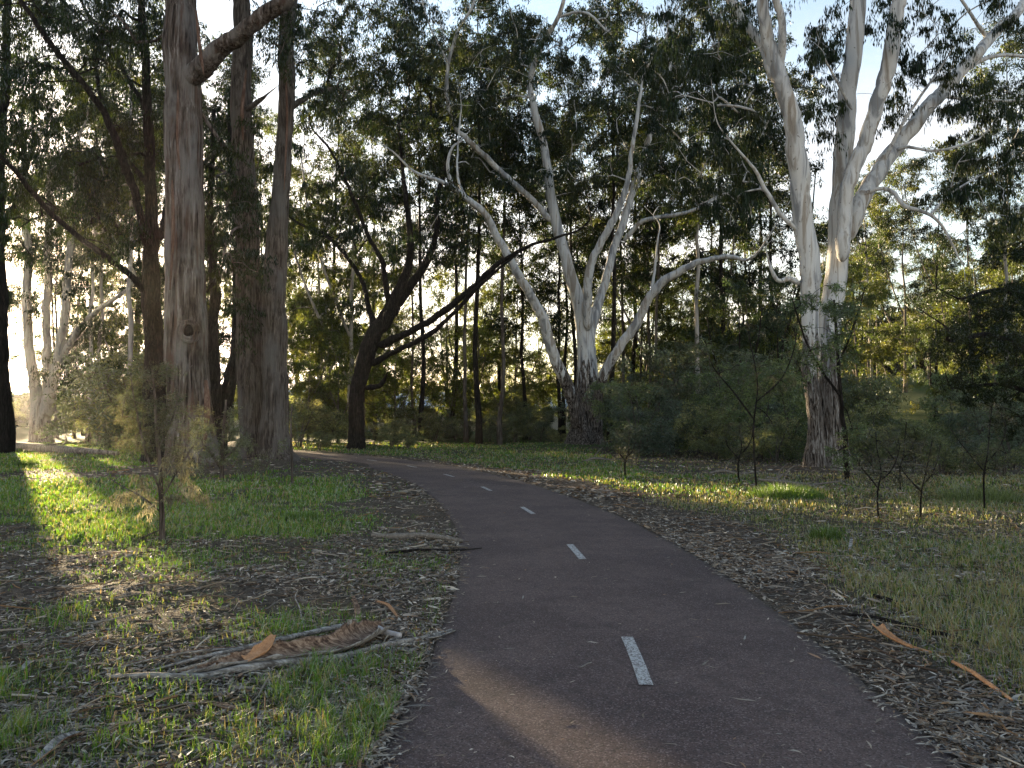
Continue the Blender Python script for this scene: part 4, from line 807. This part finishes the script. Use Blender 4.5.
trough('bark_strip', 'bark', 'ragged grey-brown bark strip at the bottom left corner', [gz(36, 768, .02), gz(62, 752, .04), gz(84, 742, .02)], [.04, .07, .04], [2.0, 2.4], [M_barkin, M_barkout], seed=10)
stick('stick', 'stick', 'crooked bleached twig sticking up from the litter left of the path', [gz(302, 622, .0), gz(299, 620, .09), gz(295, 617, .14), gz(298, 616, .2)], [.006, .006, .005, .002], M_barkout)
stick('branch', 'branch', 'dark fallen branch on the left lawn pointing at the path edge', [gz(372, 537, .03), gz(395, 539, .04), gz(425, 539, .04), gz(462, 543, .03)], [.03, .045, .04, .02], M_stick, rough=.12)
stick('stick', 'stick', 'thin dark stick lying partly across the left edge of the path', [gz(385, 556, .03), gz(420, 553, .03), gz(455, 553, .03), gz(482, 551, .035)], [.016, .016, .012, .005], M_dark)
stick('branch', 'branch', 'long dark branch in the litter on the right, left of the orange bark', [gz(842, 617, .02), gz(880, 625, .03), gz(915, 633, .03), gz(945, 640, .03), gz(978, 648, .03)], [.01, .016, .02, .02, .012], M_dark, rough=.1)
stick('stick', 'stick', 'short dark stick in the litter above the long dark branch', [gz(874, 600, .03), gz(892, 606, .04), gz(910, 614, .02)], [.014, .018, .008], M_dark)
stick('stick', 'stick', 'pale brown stick lying along the right litter before the dark branch', [gz(776, 566, .02), gz(795, 573, .03), gz(815, 582, .02)], [.01, .014, .008], M_stick)
trough('bark_curl', 'bark', 'orange trumpet-shaped curl of bark in the litter right of the path', [gz(877, 637, .07), gz(887, 642, .05), gz(900, 648, .03), gz(918, 654, .02), gz(932, 657, .02)], [.10, .08, .05, .035, .02], [2.2, 3.0, 3.4, 3.6], [M_orange, M_orange], seed=11)
stick('stick', 'stick', 'straight orange-brown stick at the right edge near the orange curl', [gz(953, 667, .02), gz(972, 679, .03), gz(992, 692, .03), gz(1012, 707, .02)], [.012, .016, .014, .009], M_orange)  # orange bark colour also stands in for warm light on the stick
trough('bark_strip', 'bark', 'pale flake of bark standing in the grass on the right verge', [gz(849, 551, .0), gz(851, 549, .06), gz(852, 547, .10)], [.03, .05, .03], [1.4, 1.6], [M_barkout, M_barkout], seed=12)
trough('bark_strip', 'bark', 'small white flake of bark in the litter at the left edge', [gz(20, 676, .01), gz(28, 672, .03), gz(34, 667, .02)], [.03, .045, .02], [1.2, 1.6], [M_barkout, M_barkout], seed=13)
trough('bark_strip', 'bark', 'pale bark flakes on the path edge near the dark stick', [gz(455, 633, .02), gz(440, 640, .03), gz(425, 642, .02)], [.02, .03, .02], [1.2, 1.6], [M_barkout, M_barkout], seed=14)
stick('fallen_log', 'log', 'grey fallen log on the sunny lawn below the pale four-stemmed gum', [gz(-30, 447, .12), gz(10, 449, .16), gz(40, 452, .17), gz(80, 455, .15), gz(118, 456, .1)], [.2, .22, .2, .15, .08], M_grey, subs=[([gz(60, 454, .2), gz(66, 451, .5), gz(64, 447, .7)], .05), ([gz(30, 451, .2), gz(70, 450, .3), gz(105, 449, .25)], .06)], seg=14)
for i, (px, py, L, az, lab) in enumerate(((585, 670, .09, .1, 'pale narrow leaf lying on the path left of the nearest dash'), (745, 642, .06, .9, 'small curled leaf on the path right of the nearest dash'), (705, 668, .06, .1, 'tiny pale leaf on the path near its right side'), (523, 601, .04, 1.2, 'tiny white flake lying on the path beyond the nearest dash'))):
    c = gr(px, py); d = np.array([math.cos(az), math.sin(az), 0]); P = [np.array([c[0], c[1], .03]) + d * L * t + np.array([0, .01 * math.sin(t * 3), .012 * math.sin(t * 3)]) for t in (-.5, -.15, .2, .5)]
    trough('fallen_leaf', 'leaf', lab, P, [.004, .014, .012, .003], [1.0, 1.2], [M_barkout, M_barkout], th=.002, seed=30 + i, group='single leaves lying on the path')
for i, (px, py, w, az) in enumerate(((735, 475, 1.6, .3), (800, 486, 1.8, -.2), (870, 476, 2.2, .2), (780, 480, 1.2, .7), (905, 470, 1.6, -.3), (600, 462, 1.2, .2))):
    c = gr(px, py); d = np.array([math.cos(az), math.sin(az), 0]); z0 = tz(*c)
    P = [np.array([c[0], c[1], z0 + .08]) + d * w * (t - .5) + np.array([0, .1 * math.sin(t * 5 + i), .05 * math.sin(t * 7 + i)]) for t in (0, .3, .6, 1)]
    stick('branch', 'branch', ['grey fallen branch at the far litter edge left of the tall white gum', 'fallen branch in the litter just before the tall white gum', 'heavy fallen branch in the debris right of the tall white gum', 'small fallen branch propped left of the tall white gum', 'fallen branch in the debris further right of the tall white gum', 'fallen branch before the central white gum'][i], P, [.03, .045, .035, .015], M_stick,
          subs=[([P[1], P[1] + np.array([.15, .1, .22]), P[1] + np.array([.35, .2, .38])], .018), ([P[2], P[2] + np.array([.1, -.15, .15]), P[2] + np.array([.35, -.2, .28])], .015)], rough=.12)

# ------------------------------------------------------------------ low buildings glimpsed through the trees
m, nt, out = newmat('blue_grey_sheet_roof'); k = N(nt); v = k.coord()
w_ = k.n('ShaderNodeTexWave', {'Vector': v, 'Scale': 1.6, 'Distortion': 0}).outputs[1]; nt.links.new(k.bsdf((.34, .42, .52), .38, k.bump(w_, .6, .03), .5), out.inputs[0]); M_roof = m
m, nt, out = newmat('cream_render'); k = N(nt); nt.links.new(k.bsdf(k.mix(k.noise(k.coord(), 3, 4), (.35, .33, .29), (.45, .43, .39)), .9), out.inputs[0]); M_wall = m
m, nt, out = newmat('dark_glass'); k = N(nt); nt.links.new(k.bsdf((.02, .025, .03), .1, None, .6), out.inputs[0]); M_win = m
def box(m_, x0, x1, y0, y1, z0, z1):
    V = np.array([(x, y, z) for z in (z0, z1) for y in (y0, y1) for x in (x0, x1)], float)
    m_.add(V, np.array([(0, 2, 3, 1), (4, 5, 7, 6), (0, 1, 5, 4), (2, 6, 7, 3), (0, 4, 6, 2), (1, 3, 7, 5)]))
def house(px, Y, L, D, lab, pxr=0):
    x = (px - 512) / FPX * Y; o = root('house', (x, Y, tz(x, Y)), lab, 'building', 'low houses beyond the trees')
    m_ = MB(); box(m_, -L / 2, L / 2, -D / 2, D / 2, -.5, 2.7); obj('wall', m_.mesh('wall', [M_wall], False), o)
    V = np.array([(-L / 2 - .6, -D / 2 - .6, 2.6), (L / 2 + .6, -D / 2 - .6, 2.6), (L / 2 + .6, D / 2 + .6, 2.6), (-L / 2 - .6, D / 2 + .6, 2.6), (-L / 2 + D / 2, 0, 4.6), (L / 2 - D / 2, 0, 4.6)]); m_ = MB()
    V = np.vstack([V, V[:4] - [0, 0, .18]]); m_.add(V, np.array([(0, 1, 5, 4), (2, 3, 4, 5), (6, 7, 1, 0), (7, 8, 2, 1), (8, 9, 3, 2), (9, 6, 0, 3), (9, 8, 7, 6)]), np.array([(1, 2, 5), (3, 0, 4)])); obj('roof', m_.mesh('roof', [M_roof], False), o)
    for wx in (-.3, 0, .3):
        m_ = MB(); box(m_, wx * L - .8, wx * L + .8, -D / 2 - .04, -D / 2 - .004, .9, 2.1); obj('window', m_.mesh('window', [M_win], False), o)
house(425, 92, 13, 9, 'low cream house with blue-grey roof, glimpsed right of the black leaning tree')
house(572, 96, 11, 8, 'low cream house with blue-grey roof, glimpsed behind the central white gum')
house(292, 88, 12, 9, 'low cream house with blue-grey roof, glimpsed right of the twin trunked gum')

# ------------------------------------------------------------------ far woodland, one mass
G = np.random.default_rng(900); C = []; sz = []
for i in range(1500):
    a = R(-52 + 104 * G.random()); d = 125 + 110 * G.random(); x, y = d * math.sin(a), d * math.cos(a)
    hh = (7 + 6 * fbm(np.array([x]), np.array([y]), 25, 3)[0]); 
    hh *= .45 if math.degrees(a) < -27 else (.62 if math.degrees(a) < 12 else 1)
    C.append((x, y, 0)); sz.append(hh)
C = np.array(C); C[:, 2] = terrain(C[:, 0], C[:, 1], np.full(len(C), 50.)); sz = np.array(sz)
lf = MB(); CC = np.repeat(C, 4, 0); CC[:, 2] += (np.repeat(sz, 4) * (.15 + .8 * G.random(len(CC)))); CC[:, :2] += G.normal(size=(len(CC), 2)) * 1.6
leaves(lf, CC, 2.6, 56, .9, .5, [(.05, .065, .03), (.06, .07, .035), (.045, .06, .035)], .4, 7, G=G)
tag(obj('distant_woodland', lf.mesh('distant_woodland', [M_leaf], False, True)), 'far mass of trees closing the view behind the gums', 'woodland', kind='stuff')

# ------------------------------------------------------------------ light, sky, camera
SUN_AZ, SUN_EL = -33.8, 5.0
w = bpy.data.worlds.new('World'); S.world = w; w.use_nodes = True; nt = w.node_tree; k = N(nt); bg = nt.nodes['Background']
sk = k.n('ShaderNodeTexSky'); sk.sky_type = 'NISHITA'; sk.sun_disc = False; sk.sun_elevation = R(SUN_EL); sk.sun_rotation = R(SUN_AZ); sk.air_density = 1.0; sk.dust_density = .6; sk.ozone_density = 1.5
v = k.n('ShaderNodeTexCoord').outputs['Generated']
cl = k.noise(k.map(v, (1, 1, 3.2)), 2.6, 6, .6, .3)
lum = k.n('ShaderNodeRGBToBW', {0: sk.outputs[0]}).outputs[0]
cc = k.n('ShaderNodeVectorMath', {0: (1.62, 1.30, 1.14), 'Scale': 1.0}, operation='SCALE'); nt.links.new(k.math('ADD', lum, .35), cc.inputs['Scale'])
z = k.n('ShaderNodeSeparateXYZ', {0: v}).outputs[2]
low = k.n('ShaderNodeMapRange', {0: z, 1: .0, 2: .5, 3: .85, 4: .15}).outputs[0]
mk = k.math('MULTIPLY', k.ramp(cl, [(.38, .25), (.62, 1)]), low)
nt.links.new(k.mix(mk, sk.outputs[0], cc.outputs[0]), bg.inputs[0]); bg.inputs[1].default_value = SKYS
sd = Vector((math.sin(R(SUN_AZ)) * math.cos(R(SUN_EL)), math.cos(R(SUN_AZ)) * math.cos(R(SUN_EL)), math.sin(R(SUN_EL))))
L = bpy.data.lights.new('sun', 'SUN'); L.energy = 5; L.angle = R(.6); L.color = (1, .76, .46); lo = obj('sun', L); lo.rotation_euler = (-sd).to_track_quat('-Z', 'Y').to_euler()

if HAZE:
    m_ = MB(); box(m_, -330, 330, -40, 330, -2, 60)
    m, nt, out = newmat('evening_haze'); k = N(nt)
    pv = k.n('ShaderNodeVolumePrincipled', {'Color': (.95, .93, .9, 1), 'Density': HAZE, 'Anisotropy': .75}); nt.links.new(pv.outputs[0], out.inputs['Volume'])
    tag(obj('haze', m_.mesh('haze', [m], False)), 'thin evening haze between the trees', 'haze', kind='stuff')

cam = bpy.data.cameras.new('camera'); co = obj('camera', cam, None, (0, 0, CAMH)); co.rotation_euler = (R(90) + PIT, 0, 0)
cam.sensor_width = 36; cam.lens = 36 * FPX / 1024; cam.clip_end = 2000; cam.clip_start = .05; S.camera = co
S.view_settings.view_transform = 'Standard'; S.view_settings.look = 'None'; S.view_settings.gamma = 1; S.view_settings.exposure = EXPO
S.cycles.use_denoising = True; S.cycles.max_bounces = 7; S.cycles.diffuse_bounces = 4; S.cycles.transmission_bounces = 4; S.cycles.transparent_max_bounces = 8; S.cycles.volume_bounces = 0
S.cycles.sample_clamp_indirect = 6
